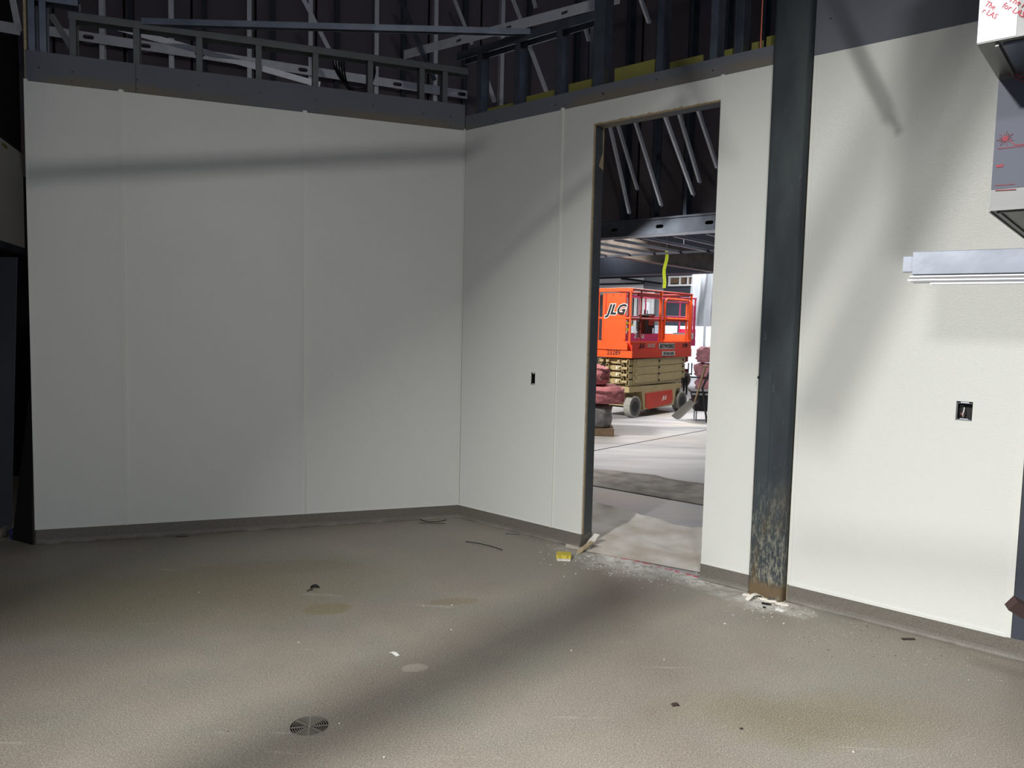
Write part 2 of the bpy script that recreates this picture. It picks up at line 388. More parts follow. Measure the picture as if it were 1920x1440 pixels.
# ================================================================== FLOORS
DR = onz(580, 1361)
dc = [(DR[0]+.079*math.cos(2*math.pi*i/32), DR[1]+.079*math.sin(2*math.pi*i/32)) for i in range(32)]
P2 = lambda fr, s, n: fr.p(s, n, 0)[:2]
room = [P2(LF, 0, 0), P2(LF, -3.02, 0), P2(LF, -3.02, 7), P2(LF, -8, 7), (-9, -5), (7, -5), P2(RF, 8, 0)]
build_floor = build('floor', plate(None, room, [dc], 0, -.03, flat=True), 'epoxy_floor'); struct(build_floor)
hall = [P2(LF, 0, 0), P2(RF, 8, 0), P2(RF, 14, 14), P2(RF, 3, 26), P2(RF, -16, 24), P2(LF, -3.02, 16), P2(LF, -3.02, 0)]
struct(build('floor', plate(None, hall, [], -.003, -.03, flat=True), 'hall_concrete'))

# saw-cut joints in the hall slab
for a, b in (((1108, 846), (1330, 805)),):
    A, B = onz(*a, 0.), onz(*b, 0.); d = (B-A)*.8; mb = MB(); mb.bar((*(A-d)[:2], -.001), (*(B+d)[:2], -.001), .012, .006)
    struct(build('trim_1', mb, 'screw'))

# ================================================================== LEFT WALL
S0 = -3.015; ZP = 3.115
wl = struct(build('wall_left', MB().box(LF, S0+.02, 0.0, .004, .12, 0, 3.0), 'raw_edge'))
seams = [S0, -2.447, -1.230, 0.0]
for i in range(3):
    build('wall_panel', MB().box(LF, seams[i]+(.0 if i == 0 else .002), seams[i+1]-.002, -.003, .003, .10, ZP), 'pebbled_panel', wl)
for s in seams[1:3]:
    build('joint_strip', MB().box(LF, s-.016, s+.016, -.0055, -.003, .10, ZP+.012).box(LF, s-.006, s+.006, -.015, -.0055, .10, ZP+.012), 'panel_trim', wl)
build('edge_trim', MB().box(LF, S0-.006, S0+.016, -.006, .02, .10, ZP+.012), 'panel_trim', wl)
build('corner_trim', MB().box(LF, -.012, -.004, -.010, -.003, .10, ZP+.012).box(RF, .004, .010, -.009, -.003, .10, ZP+.005), 'panel_trim', wl)
build('cap_trim', MB().box(LF, S0, 0, -.007, -.003, .100, .108), 'panel_trim', wl)
for a, b in ((S0+.004, -2.352), (-2.350, -.0)):
    build('gypsum_board', MB().box(LF, a, b-.004, -.001, .0125, 2.99, 3.314), 'gypsum_left', wl)
mb = MB()
for s in (-2.93, -2.74, -2.345, -1.94, -1.54, -1.14, -.74, -.35, -.12):
    mb.cyl(LF.p(s+random.uniform(-.01, .01), -.0015, 3.225+random.uniform(-.02, .01)), (*LF.n, 0), .0055, .002, 8)
    if s > -2.8: mb.cyl(LF.p(s, -.0015, 3.15+random.uniform(-.02, .01)), (*LF.n, 0), .004, .002, 8)
o = build('screw', mb, 'screw', wl); o['kind'] = 'stuff'
for s in (-2.735, -2.350, -1.951, -1.553, -1.153, -.749, -.350, -.165):
    build('stud', stud(LF, s-.02, .016, .108, 2.9, 3.585), 'track_grey', wl)
for s in (-2.995, -2.93): build('stud', stud(LF, s, .016, .108, 2.9, 3.70), 'galvanised_dark', wl)
build('stud', MB().box(LF, S0, S0+.014, .0, .11, 3.0, 3.71), 'raw_edge', wl, label='pale board edge at the open end of the wall')
build('top_track', ulen(LF, -2.76, .02, .012, .112, 3.555, 3.605), 'track_grey', wl)
build('top_track', ulen(LF, -3.01, -2.70, .012, .112, 3.645, 3.70), 'galvanised_dark', wl)
build('brace', MB().bar(LF.p(-2.88, .11, 3.60), LF.p(-2.70, .14, 3.30), .04, .003, up=(*LF.n, 0)), 'track_grey', wl)
# channel leaning behind the framing
a = onwall(222, 52, LF, .45); b = onwall(600, 159, LF, .22)
mb = MB().bar(a, b, .003, .045).bar(a+np.array([*LF.n, 0])*.02, b+np.array([*LF.n, 0])*.02, .04, .003)
build('brace', mb, 'galvanised_bright', wl)
# chord channel over the corner, resting on both tops
A_ = np.array(LF.p(-2.31, .03, 3.625)); B_ = np.array(RF.p(.62, .03, 3.755)); 
mb = MB().bar(A_, B_, .05, .003); up = np.array([0, 0, -.02]); dd = (B_-A_); nn = np.array([dd[1], -dd[0], 0]); nn /= np.linalg.norm(nn)
mb.bar(A_+nn*.024+up, B_+nn*.024+up, .003, .04).bar(A_-nn*.024+up, B_-nn*.024+up, .003, .04)
build('brace', mb, 'galvanised_dark', wl, label='long channel spanning the corner')
# cove base
def cove(name, fr, u0, u1):
    mb = MB(); prof = [(0.004, .100), (-.004, .100), (-.005, .03), (-.008, .014), (-.016, .004), (-.028, .0005), (0.004, .0005)]
    mb.prism([fr.p(u0, v, z) for v, z in prof], Vector(fr.p(u1, 0, 0))-Vector(fr.p(u0, 0, 0)))
    return struct(build(name, mb, 'epoxy_cove'))
cove('baseboard_left', LF, S0, 0); 

# ================================================================== RIGHT WALL
D0, D1, DZ = 1.240, 2.172, 2.975
WE = 3.83
wr_outline = [(0, 0), (D0, 0), (D0, DZ), (D1, DZ), (D1, 0), (6.5, 0), (6.5, 3.0), (0, 3.0)]
OUT = [(.760, 1.189, .019, .046), (3.563, 1.199, .036, .048)]
holes = [rect(s-hw, s+hw, z-hh, z+hh) for s, z, hw, hh in OUT]
wr = struct(build('wall_right', plate(RF, wr_outline, holes, .004, .020), 'raw_edge'))
build('rear_board', plate(RF, wr_outline, [], .108, .124), 'dark_wall', wr)
build('wall_panel', plate(RF, rect(.012, .968, .10, ZP), [holes[0]], -.003, .003), 'pebbled_panel', wr)
build('wall_panel', plate(RF, [(.972, .10), (D0, .10), (D0, DZ), (D1, DZ), (2.178, DZ), (2.178, ZP), (.972, ZP)], [], -.003, .003), 'pebbled_panel', wr)
build('wall_panel', MB().box(RF, D1, 2.492, -.004, .003, .10, ZP), 'pebbled_panel', wr)
build('wall_panel', plate(RF, rect(2.735, WE-.02, .10, ZP), [holes[1]], -.003, .003), 'pebbled_panel', wr)
build('joint_strip', MB().box(RF, .954, .986, -.0055, -.003, .10, ZP+.012).box(RF, .964, .976, -.015, -.0055, .10, ZP+.012), 'panel_trim', wr)
build('joint_strip', MB().box(RF, D1-.004, D1+.02, -.007, -.004, DZ-.0, ZP+.006), 'panel_trim', wr)
build('edge_trim', MB().box(RF, 2.484, 2.498, -.007, .01, .10, ZP), 'panel_trim', wr)
build('edge_trim', MB().box(RF, 2.722, 2.742, -.006, .01, .10, ZP), 'panel_trim', wr)
build('edge_trim', MB().box(RF, WE-.026, WE-.002, -.008, .012, .10, ZP), 'panel_trim', wr)
build('cap_trim', MB().box(RF, .01, D0, -.007, -.003, .10, .107), 'panel_trim', wr)
build('cap_trim', MB().box(RF, D1, 2.494, -.008, -.004, .10, .109), 'panel_trim', wr)
build('cap_trim', MB().box(RF, 2.735, WE-.02, -.010, -.003, .098, .112), 'panel_trim', wr)
build('gypsum_board', MB().box(RF, .003, 2.498, -.001, .0125, 2.99, 3.228), 'gypsum_right', wr)
build('gypsum_board', MB().box(RF, 2.72, 3.93, -.001, .0125, 2.99, 4.9), 'gypsum_right', wr)
build('gypsum_board', MB().box(RF, 3.934, 6.5, -.001, .0125, 2.99, 4.9), 'gypsum_right', wr)
build('gypsum_board', MB().box(RF, WE, 6.5, -.002, .004, .09, 3.0), 'dark_wall', wr, label='unpanelled dark board beyond the end of the white panels')
mb = MB()
for s, z in ((.9, 3.16), (1.305, 3.17), (1.31, 3.162), (1.72, 3.18), (.33, 3.14), (2.11, 3.16), (2.80, 3.30), (3.06, 3.34), (3.5, 3.36)):
    mb.cyl(RF.p(s, -.0015, z), (*RF.n, 0), .005, .002, 8)
o = build('screw', mb, 'screw', wr); o['kind'] = 'stuff'
# exposed framing above
for k, (s, fl) in enumerate(((.10, 1), (.49, 1), (.88, 1), (1.205, 1), (1.30, -1), (1.70, 1), (2.075, 1), (2.235, 1), (2.29, -1))):
    build('stud', stud(RF, s, .016, .108, 2.985, 3.72 if s < 1.15 else 4.8, w=.05, flip=fl), 'galvanised_dark', wr)
build('top_track', ulen(RF, -.12, 1.22, .012, .112, 3.68, 3.745), 'galvanised_dark', wr)
build('top_track', ulen(RF, 1.16, 2.52, .012, .112, 4.75, 4.81), 'galvanised_dark', wr)
build('rod', MB().tube([RF.p(2.388, .04, 3.0), RF.p(2.388, .04, 4.8)], .006, 6), 'copper', wr)
build('rod', MB().tube([RF.p(2.495, .06, 3.0), RF.p(2.495, .06, 4.8)], .005, 6), 'copper', wr)
pieces = [(.02, .10, 3.29), (.15, .47, 3.262), (.55, .84, 3.285), (.945, 1.20, 3.30), (1.335, 1.66, 3.33), (1.76, 1.99, 3.285), (2.135, 2.20, 3.28), (2.31, 2.38, 3.285), (2.40, 2.45, 3.30)]
for a, b, z in pieces:
    build('sheathing_board', MB().box(RF, a, b, .092, .107, 3.02, z+.02), 'yellow_board', wr)
# double top-track seen behind
a = onwall(757, 103, RF, .62); b = onwall(1162, -4, RF, .62)
fr2 = Frame(math.atan2(b[1]-a[1], b[0]-a[0]), a[0], a[1]); Lb = math.hypot(b[0]-a[0], b[1]-a[1])
mb = plate(fr2, [(0, a[2]-.04), (Lb, b[2]-.04), (Lb, b[2]+.04), (0, a[2]+.04)], [slot(x, a[2]+(b[2]-a[2])*x/Lb, .035, .013) for x in (.75, 1.35, 1.95)], 0, .003)
mb.add([fr2.p(0, 0, a[2]+.04), fr2.p(Lb, 0, b[2]+.04), fr2.p(Lb, .04, b[2]+.04), fr2.p(0, .04, a[2]+.04), fr2.p(0, 0, a[2]+.043), fr2.p(Lb, 0, b[2]+.043), fr2.p(Lb, .04, b[2]+.043), fr2.p(0, .04, a[2]+.043)],
       [(0, 3, 2, 1), (4, 5, 6, 7), (0, 1, 5, 4), (1, 2, 6, 5), (2, 3, 7, 6), (3, 0, 4, 7)])
build('brace', mb, 'galvanised_bright', wr, label='slotted bright channel rising behind the studs')

cove('baseboard_right', RF, 0, D0)
struct(build('baseboard_right', MB().prism([RF.p(D0-.001, v, z) for v, z in ((-.004, .1), (-.028, .0005), (.13, .0005), (.126, .1))], Vector((RF.t[0]*.006, RF.t[1]*.006, 0))), 'epoxy_cove'))
cove('baseboard_right', RF, D1-.004, 2.505)
cove('baseboard_right', RF, 2.724, 6.5)

# door framing
d1 = struct(build('door_1', MB().box(RF, D0-.001, D0+.004, .004, .030, .1, DZ), 'raw_edge'))
build('jamb', ulen(Frame(RF.a+math.pi/2, *RF.p(D0+.006, 0, 0)[:2]), .022, .112, -.0, .0, .1, DZ).box(RF, D0, D0+.0065, .020, .118, .1, DZ), 'track_grey', d1)
build('jamb', MB().box(RF, D1-.004, D1-.0005, .004, .118, .1, DZ), 'track_grey', d1)
build('header', MB().box(RF, D0, D1, .022, .118, DZ-.006, DZ-.001), 'gypsum_right', d1)
build('board_edge', MB().box(RF, D0, D1-.002, -.002, .022, DZ-.006, DZ+.0), 'raw_edge', d1)
mb = MB()
for i in range(26):
    s = random.uniform(D0, D1); mb.bar(RF.p(s, -.0035, DZ-.003), RF.p(s+random.uniform(.004, .03), -.004, DZ+random.uniform(-.004, .004)), .003, .006)
for i in range(40):
    z = random.choice([random.uniform(2.6, 2.95), random.uniform(.1, .9), random.uniform(.2, 2.9)]); mb.bar(RF.p(D0+.001, .004+random.uniform(0, .015), z), RF.p(D0+.004, .006, z+random.uniform(.01, .06)), .004, .006)
o = build('paper_fringe', mb, 'raw_edge', d1); o['kind'] = 'stuff'
build('sealant_patch', MB().add([RF.p(D0+.0075, .06, 2.70), RF.p(D0+.0075, .117, 2.68), RF.p(D0+.0075, .117, 2.98), RF.p(D0+.0075, .10, 2.96), RF.p(D0+.0075, .105, 2.80),
      RF.p(D0+.009, .06, 2.70), RF.p(D0+.009, .117, 2.68), RF.p(D0+.009, .117, 2.98), RF.p(D0+.009, .10, 2.96), RF.p(D0+.009, .105, 2.80)],
      [(0, 1, 2, 3, 4), (9, 8, 7, 6, 5), (0, 5, 6, 1), (1, 6, 7, 2), (2, 7, 8, 3), (3, 8, 9, 4), (4, 9, 5, 0)]), 'raw_edge', d1)

# electrical boxes set in the wall
def outlet(i, lab):
    s, z, hw, hh = OUT[i]; t = thing('electrical_box', RF.p(s, .0, z-hh), lab, 'electrical box')
    mb = MB(); w = .0015
    for a, b, c, d in ((s-hw, s-hw+w, z-hh, z+hh), (s+hw-w, s+hw, z-hh, z+hh), (s-hw, s+hw, z-hh, z-hh+w), (s-hw, s+hw, z+hh-w, z+hh)): mb.box(RF, a, b, .001, .05, c, d)
    mb.box(RF, s-hw, s+hw, .048, .05, z-hh, z+hh); build('box_shell', mb, 'black_rubber', t)
    for k in (1, -1):
        build('screw_tab', MB().box(RF, s-hw*.5, s+hw*.5, .001, .003, z+k*(hh-.006)-.003, z+k*(hh-.006)+.003), 'galvanised_bright', t)
    if i == 1:
        pts = [RF.p(s-.006+.002*math.sin(j), .03-.02*math.sin(j*.5), z+.015-.008*j) for j in range(7)]
        build('wire', MB().tube(pts, .0025, 6), 'white_paint', t, smooth=True)
        pts = [RF.p(s-.02+.004*j, .02, z-.012-.010*math.sin(j*.7)) for j in range(6)]
        build('wire', MB().tube(pts, .0025, 6), 'copper', t, smooth=True)
        build('frame_lip', MB().box(RF, s-hw+.003, s-hw+.006, -.001, .002, z-hh+.005, z+hh-.006).box(RF, s-hw+.003, s+hw-.003, -.001, .002, z+hh-.010, z+hh-.007).box(RF, s-hw+.003, s+hw-.003, -.001, .002, z-hh+.002, z-hh+.006), 'galvanised', t)
outlet(0, 'narrow empty recessed switch box left of the doorway'); outlet(1, 'larger recessed outlet box with loose wires right of the steel column')

# ================================================================== COLUMN
def rsq(c, h, r, k=4):
    P = []
    for (sx, sy, a0) in ((1, 1, 0), (-1, 1, 90), (-1, -1, 180), (1, -1, 270)):
        for i in range(k+1):
            a = math.radians(a0+90*i/k); P.append((c[0]+sx*(h-r)+r*math.cos(a), c[1]+sy*(h-r)+r*math.sin(a)))
    return P
ctr = (2.612, .038)
col = thing('steel_column', RF.p(*ctr, 0), 'dark painted square steel column standing in the wall right of the doorway', 'column')
build('shaft', MB().prism([RF.p(u, v, 0) for u, v in rsq(ctr, .1045, .024)], (0, 0, 6.4)), 'column_paint', col, smooth=True)
build('weld_seam', MB().box(RF, 2.600, 2.6015, ctr[1]-.1052, ctr[1]-.104, .55, 1.35), 'screw', col)
build('weld_nub', MB().box(RF, 2.512, 2.520, ctr[1]-.112, ctr[1]-.10, 1.30, 1.315), 'screw', col)
mb = MB()
for i in range(30):
    a = random.uniform(-.12, .12); mb.bar(RF.p(2.612+a, -.072-random.uniform(0, .03), .002), RF.p(2.612+a+random.uniform(.01, .05), -.07-random.uniform(0, .03), .006), random.uniform(.006, .02), random.uniform(.004, .012))
o = build('grout_ridge', mb, 'plaster_white', col); o['kind'] = 'stuff'

# ================================================================== UPPER FRAMED WALL BEYOND (left part)
NB = 2.6; ZH2 = 2.7
wb = struct(build('wall_back', MB().box(LF, -5.2, 2.27, NB+.02, NB+.05, ZH2, 6.6).box(LF, -5.2, -1.2, NB+.02, NB+.05, 0, ZH2), 'black_void'))  # lower panel is added out of sight to block hall light
s = -5.2
while s < 2.2:
    build('gypsum_board', MB().box(LF, s+.012, min(s+.61, 2.26)-.012, NB, NB+.016, 2.9, 6.6), 'dark_board', wb); s += .61
for x, y in ((-60, 60), (60, 60), (190, 60), (320, 60), (467, 60), (582, 80), (706, 80), (818, 20), (943, 40)):
    P = onwall(x, y, LF, NB-.10); q = LF.inv(P)
    build('stud', stud(LF, q[0]-.02, NB-.10, NB-.005, 2.9, 6.6, w=.045), 'galvanised_bright', wb)
for x in (255, 392, 520, 640, 765, 880, 1000, 1090):
    P = onwall(x, 60, LF, NB-.06); q = LF.inv(P)
    build('stud', stud(LF, q[0]-.02, NB-.08, NB-.005, 2.9, 6.6, w=.05, flip=-1), 'dark_wall', wb)
A = LF.inv(onwall(90, 58, LF, NB-.14)); B = LF.inv(onwall(876, 178, LF, NB-.14))
sl = lambda u: A[2]+(B[2]-A[2])*(u-A[0])/(B[0]-A[0])
hl = []
for x, y in ((166, 73), (273, 88), (375, 102), (568, 129), (745, 153), (866, 172)):
    q = LF.inv(onwall(x, y, LF, NB-.14)); hl.append(slot(q[0], sl(q[0]), .048, .02))
mb = plate(LF, [(A[0], A[2]-.045), (B[0], B[2]-.045), (B[0], B[2]+.045), (A[0], A[2]+.045)], hl, NB-.143, NB-.14)
build('track', mb, 'galvanised_bright', wb, label='slotted bright bridging channel')
# framing at far upper left
tl = LF.inv(onwall(0, 50, LF, 1.6)); 
build('track', MB().bar(onwall(-40, 42, LF, 1.6), onwall(38, 56, LF, 1.6), .003, .09), 'galvanised_bright', wb)
build('stud', MB().bar(onwall(22, -10, LF, 1.6), onwall(35, 58, LF, 1.6), .003, .05), 'galvanised_bright', wb)

# ================================================================== HALLWAY WALL ABOVE THE GRID (right part)
NH = 3.30; ZH = 2.67
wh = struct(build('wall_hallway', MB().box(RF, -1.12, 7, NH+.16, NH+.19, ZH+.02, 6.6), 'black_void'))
s = -1.12
while s < 3.4:
    build('gypsum_board', MB().box(RF, s+.012, s+.60-.012, NH+.14, NH+.156, ZH+.15, 6.6), 'dark_board', wh); s += .61
hs = [slot(u, ZH+.085, .05, .02) for u in (-.73, -.12, .49, 1.1, 1.7)]
mb = plate(RF, rect(-1.12, 6, ZH, ZH+.16), hs, NH, NH+.003); mb.box(RF, -1.12, 6, NH, NH+.10, ZH, ZH+.003); mb.box(RF, -1.12, 6, NH-.02, NH, ZH+.165, ZH+.185)
build('header_track', mb, 'galvanised', wh)
for u in np.arange(-1.06, 3.3, .406):
    build('stud', stud(RF, u, NH+.01, NH+.13, ZH+.16, 6.6, w=.045), 'galvanised_dark', wh)
# diagonal kickers
def kicker(p1, p2, fr, off, m='galvanised_bright', ext=0., w=.046):
    P = onwall(*p1, fr, off); s = RF.inv(P)[0]; Q = onend(*p2, RF, s)
    Q = Q + (Q-P)*ext; d = Vector(Q-P).normalized(); side = Vector((*RF.t, 0)); upv = side.cross(d)
    mb = MB().bar(P, Q, w, .003, up=upv)
    mb.bar(Vector(P)+side*w/2+upv*-.02*(1 if upv.z > 0 else -1), Vector(Q)+side*w/2+upv*-.02*(1 if upv.z > 0 else -1), .003, .045, up=upv)
    return mb
for p1, p2 in (((1180, 400), (1150, 265)), ((1195, 355), (1158, 232)), ((1240, 385), (1195, 240)), ((1300, 365), (1252, 232)), ((1312, 342), (1273, 212)), ((1345, 315), (1315, 225))):
    build('brace', kicker(p1, p2, RF, 2.95, ext=.25), 'galvanised_bright', wh)
for p1, p2, fr, o_ in (((982, 52), (962, 0), RF, 1.8), ((1024, 171), (987, 72), RF, 1.3), ((927, 191), (905, 127), RF, .9), ((1104, 77), (1094, 40), RF, 2.0), ((1217, 43), (1202, 0), RF, 2.0), ((1250, 128), (1240, 82), RF, 2.0),
                      ((647, 150), (570, 0), LF, 1.5), ((885, 83), (852, 0), LF, 2.1), ((1004, 15), (998, -10), RF, 2.0)):
    build('brace', kicker(p1, p2, fr, o_, ext=.2), 'galvanised_bright', wh)
for p1, p2, o_ in (((815, 150), (750, 0), 1.4), ((790, 90), (748, -10), 1.9)):
    build('brace', kicker(p1, p2, LF, o_, ext=.2, w=.05), 'galvanised_dark', wh)
# hose loops hanging behind the left framing
cc = onwall(664, 150, LF, .5)
hc = thing('cable_coil', cc, 'loops of thin black cable hanging behind the upper left wall framing', 'cable')
for k in range(5):
    pts = []
    for i in range(17):
        a = math.pi*(1.25*i/16-.12); pts.append(LF.p(LF.inv(cc)[0]-.17*math.cos(a)*(1-.08*k)+.012*k, .5+.03*k, cc[2]+.13-(.20+.012*k)*math.sin(a)+.03*math.cos(a)))
    build('cable_loop', MB().tube(pts, .008, 6), 'black_rubber', hc, smooth=True)

# ceiling grid in the hallway
g = thing('ceiling_grid', RF.p(1, NH, ZH-.03), 'bare steel ceiling grid seen through the doorway', 'ceiling grid')
for u in np.arange(-2.43, 2.6, .406):
    build('tee', MB().box(RF, u-.012, u+.012, NH+.11, 5.06, ZH-.03, ZH-.027).box(RF, u-.0015, u+.0015, NH+.11, 5.06, ZH-.03, ZH+.008), 'galvanised_bright', g)
build('wall_angle', MB().box(RF, -2.43, 3, NH-.01, NH+.012, ZH-.030, ZH-.001), 'galvanised_bright', g)
build('wall_angle', MB().box(RF, -2.43, 3, 5.06, 5.08, ZH-.035, ZH-.005), 'deck', g)
for u, v in ((-1.2, 4.4), (-.5, 4.6), (.4, 4.3), (-1.9, 4.8)):
    build('hanger_wire', MB().tube([RF.p(u, v, ZH), RF.p(u, v, 3.6)], .0035, 5), 'galvanised', g)
# lids and beams over the hall
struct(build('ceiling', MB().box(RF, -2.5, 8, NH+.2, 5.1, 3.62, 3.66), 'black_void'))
struct(build('ceiling', MB().box(RF, -16, 12, 5.0, 25, 4.9, 5.0), 'deck'))
struct(build('ceiling', MB().box(WF, -9, 9, -5, 16, 6.6, 6.7), 'deck'))
b1 = thing('steel_beam', RF.p(-3.91, 9.5, 3.0), 'brown grey steel beam crossing the hall above the scissor lift', 'beam')
build('web', MB().box(RF, -3.98, -3.93, 5.2, 16, 3.02, 3.42), 'beam_steel', b1)
build('flange', MB().box(RF, -4.06, -3.87, 5.2, 16, 3.0, 3.02), 'beam_steel', b1)
b2 = thing('steel_beam', RF.p(-2, 14, 3.3), 'dark beam running across the hall behind the brown beam', 'beam')
build('web', MB().box(RF, -12, 2.5, 13.9, 14.2, 3.15, 4.88), 'deck', b2); build('flange', MB().box(RF, -12, 2.5, 13.8, 14.3, 3.11, 3.15), 'deck', b2)

# ================================================================== FAR WALL OF THE HALL
NF = 19.0
def FW(x, y): q = RF.inv(onwall(x, y, RF, NF)); return q[0], q[2]
wf = struct(build('wall_far', MB().box(RF, -18, 12, NF+.05, NF+.15, 0, 4.9), 'dark_wall'))
def farrect(name, x0, y0, x1, y1, m, d=.0, t=.03, label=None):
    u0, z1 = FW(x0, y0); u1, z0 = FW(x1, y1)
    return build(name, MB().box(RF, u0, u1, NF-d-t, NF-d, max(z0, .0), z1), m, wf, label=label)
farrect('white_panel', 1100, 524, 1207, 552, 'white_wall', .02)
farrect('grey_panel', 1209, 520, 1239, 700, 'grey_wall', .0)
farrect('lower_board', 1100, 553, 1207, 700, 'dark_board', .0)
build('pipe', MB().tube([onwall(1125, 533, RF, NF-.15), onwall(1207, 531, RF, NF-.15)], .03, 8), 'screw', wf)
build('pipe', MB().tube([onwall(1165, 522, RF, NF-.3), onwall(1240, 532, RF, NF-.3)], .04, 8), 'screw', wf)
u0, z1 = FW(1254, 518); u1, z0 = FW(1302, 536)
wn = build('ledger', MB().box(RF, u0, u1, NF-.05, NF-.01, z0, z0+.06).box(RF, u0, u1, NF-.05, NF-.01, z1-.06, z1), 'white_wall', wf)
for k, x in enumerate((1255, 1275, 1290, 1303)):
    farrect('post', x, 518, x+2.2, 536, 'white_wall', .0, .06)
for k, x in enumerate((1262, 1276, 1291)): farrect('tan_panel', x-4, 522, x+9, 531, 'wood', .0, .01)
# bright steel studs and daylight openings standing beyond the lift
for x in (1184, 1192, 1201, 1209, 1216, 1224, 1228, 1233):
    u, z = FW(x, 556); build('stud', MB().box(RF, u-.045, u+.045, NF-.35, NF-.28, 0, 2.9), 'white_wall', wf)
for x in (1247, 1252): 
    u, z = FW(x, 570); build('stud', MB().box(RF, u-.03, u+.03, NF-1.35, NF-1.28, 0, 2.5), 'galvanised_bright', wf)
w1 = struct(build('window_1', MB().box(RF, -10.2, -6.3, NF-.03, NF-.01, .05, 1.75), 'window_glow'))
w2 = struct(build('window_2', MB().box(RF, -3.2, 1.5, NF-.03, NF-.01, .05, 3.2), 'window_glow'))
for w_, a, b, zt in ((w1, -10.2, -6.3, 1.75), (w2, -3.2, 1.5, 3.2)):
    for u in np.linspace(a, b, 5): build('mullion', MB().box(RF, u-.03, u+.03, NF-.08, NF-.03, .05, zt), 'dark_wall', w_)

# left side space: panelled header over a dark opening, seen past the end of the left wall
QS = LF.inv(onz(0, 258, ZP))[0]
ws = struct(build('wall_side', MB().box(LF, QS-.12, QS, -.6, 7, 2.22, 3.1), 'raw_edge'))
for a in (-.6, .62, 1.84, 3.06, 4.28): build('wall_panel', MB().box(LF, QS, QS+.004, a+.002, a+1.218, 2.22, ZP), 'pebbled_panel', ws)
build('gypsum_board', MB().box(LF, QS-.02, QS-.002, -.6, 7, ZP, 5.2), 'black_void', ws)
build('sticker', MB().box(LF, QS+.004, QS+.006, LF.inv(onend(6, 268, LF, QS))[1]-.06, LF.inv(onend(6, 268, LF, QS))[1]+.10, ZP-.06, ZP-.03), 'yellow_board', ws)
build('head_track', MB().box(LF, QS-.1, QS+.01, -.6, 7, 2.16, 2.22), 'galvanised_dark', ws)
struct(build('wall_side', MB().box(LF, QS-1.9, QS-1.8, -2, 7, 0, 6.6), 'black_void'))
struct(build('wall_side', MB().box(LF, QS-3, -3.2, 6.9, 7.0, 0, 6.6), 'black_void'))
e0 = onz(0, 1000); 
dp = build('leaning_board', MB().bar((e0[0]-.42, e0[1]+.15, 0.0), (e0[0]-.42, e0[1]+.30, 2.0), .8, .012, up=(0, 1, 0)), 'dark_wall'); tag(dp, 'tall grey board leaning in the dark passage at the left edge', 'board')
A = LF.p(-3.04, .02, 0)
sh = MB().prism([LF.p(-3.035, -.02, 0), LF.p(-3.20, .16, 0), LF.p(-3.055, .06, 1.0), LF.p(-3.032, .02, 1.02)], (.004, .01, 0))
tag(build('plastic_flap', sh, 'black_rubber'), 'black plastic flap leaning on the end of the left wall', 'sheet')
bx = onz(34, 1006)
bl = thing('blue_clamp', bx, 'small blue tool with two grey wheels on the floor left of the wall end', 'tool')
fr = Frame(.15, bx[0], bx[1])
build('body', MB().bar(fr.p(-.05, .0, .03), fr.p(.06, .02, .05), .05, .05).bar(fr.p(0, 0, .05), fr.p(.01, .02, .16), .025, .02), 'blue_plastic', bl, bevel=.006)
for k in (-1, 1): build('wheel', MB().cyl(fr.p(.075*k, .0, .04), (*fr.t, 0), .04, .025, 18), 'lift_tyre_side', bl, smooth=True)
build('foot', MB().bar(fr.p(-.03, -.06, .006), fr.p(.05, -.02, .006), .03, .012), 'blue_plastic', bl)

# ================================================================== EXHAUST HOOD, top right
HS = 3.765; HN = -.985; HZ = 2.05; HT = 2.55
hd = thing('exhaust_hood', RF.p(HS+1, HN, HZ), 'film wrapped stainless exhaust hood with red print at the upper right', 'hood')
build('lower_box', MB().box(RF, HS, HS+2.2, HN, -.02, HZ, HT), 'steel_satin', hd)
build('lower_film', MB().box(RF, HS+.0, HS+.16, HN-.002, HN-.0005, HZ+.078, HT-.02).box(RF, HS+.16, HS+2.1, HN-.002, HN-.0005, HZ+.24, HT-.02), 'film_blue_shaded', hd, label='blue grey protective film on the lower face, darkened as if shaded')
pn = MB()
P_ = rsq((HS+.46, HZ+.13), .28, .05, 5); pn.prism([RF.p(u, HN-.004, HZ+.125+(z-HZ-.13)*.36) for u, z in P_], (RF.n[0]*.003, RF.n[1]*.003, 0)); 
build('light_frame', pn, 'film_white', hd)
P_ = rsq((HS+.46, HZ+.13), .26, .05, 5); pn = MB().prism([RF.p(u, HN-.006, HZ+.125+(z-HZ-.13)*.33) for u, z in P_], (RF.n[0]*.002, RF.n[1]*.002, 0)); build('light_lens', pn, 'galvanised_dark', hd)
build('bottom_lip', MB().box(RF, HS+.0, HS+2.2, HN-.004, HN, HZ-.002, HZ+.012).box(RF, HS-.003, HS+.003, HN-.003, -.02, HZ-.006, HZ+.015), 'steel_satin', hd)
build('bottom_rim', MB().box(RF, HS+.02, HS+.03, HN+.02, -.04, HZ-.008, HZ).box(RF, HS+.02, HS+2.1, HN+.02, HN+.03, HZ-.008, HZ), 'steel_satin', hd)
HN2 = RF.inv(onz(1840, 82, HT))[1]
build('upper_box', MB().box(RF, HS-.01, HS+2.2, HN2, -.3, HT, HT+.95), 'steel_satin', hd)
build('upper_film', MB().box(RF, HS-.01, HS+.10, HN2-.0025, HN2-.0005, HT+.004, HT+.94).box(RF, HS+.15, HS+2.2, HN2-.0025, HN2-.0005, HT+.004, HT+.94), 'film_white', hd, label='white protective film on the upper face')
build('upper_rim', MB().box(RF, HS+.04, HS+.05, HN2+.02, HN, HT-.012, HT), 'steel_satin', hd)
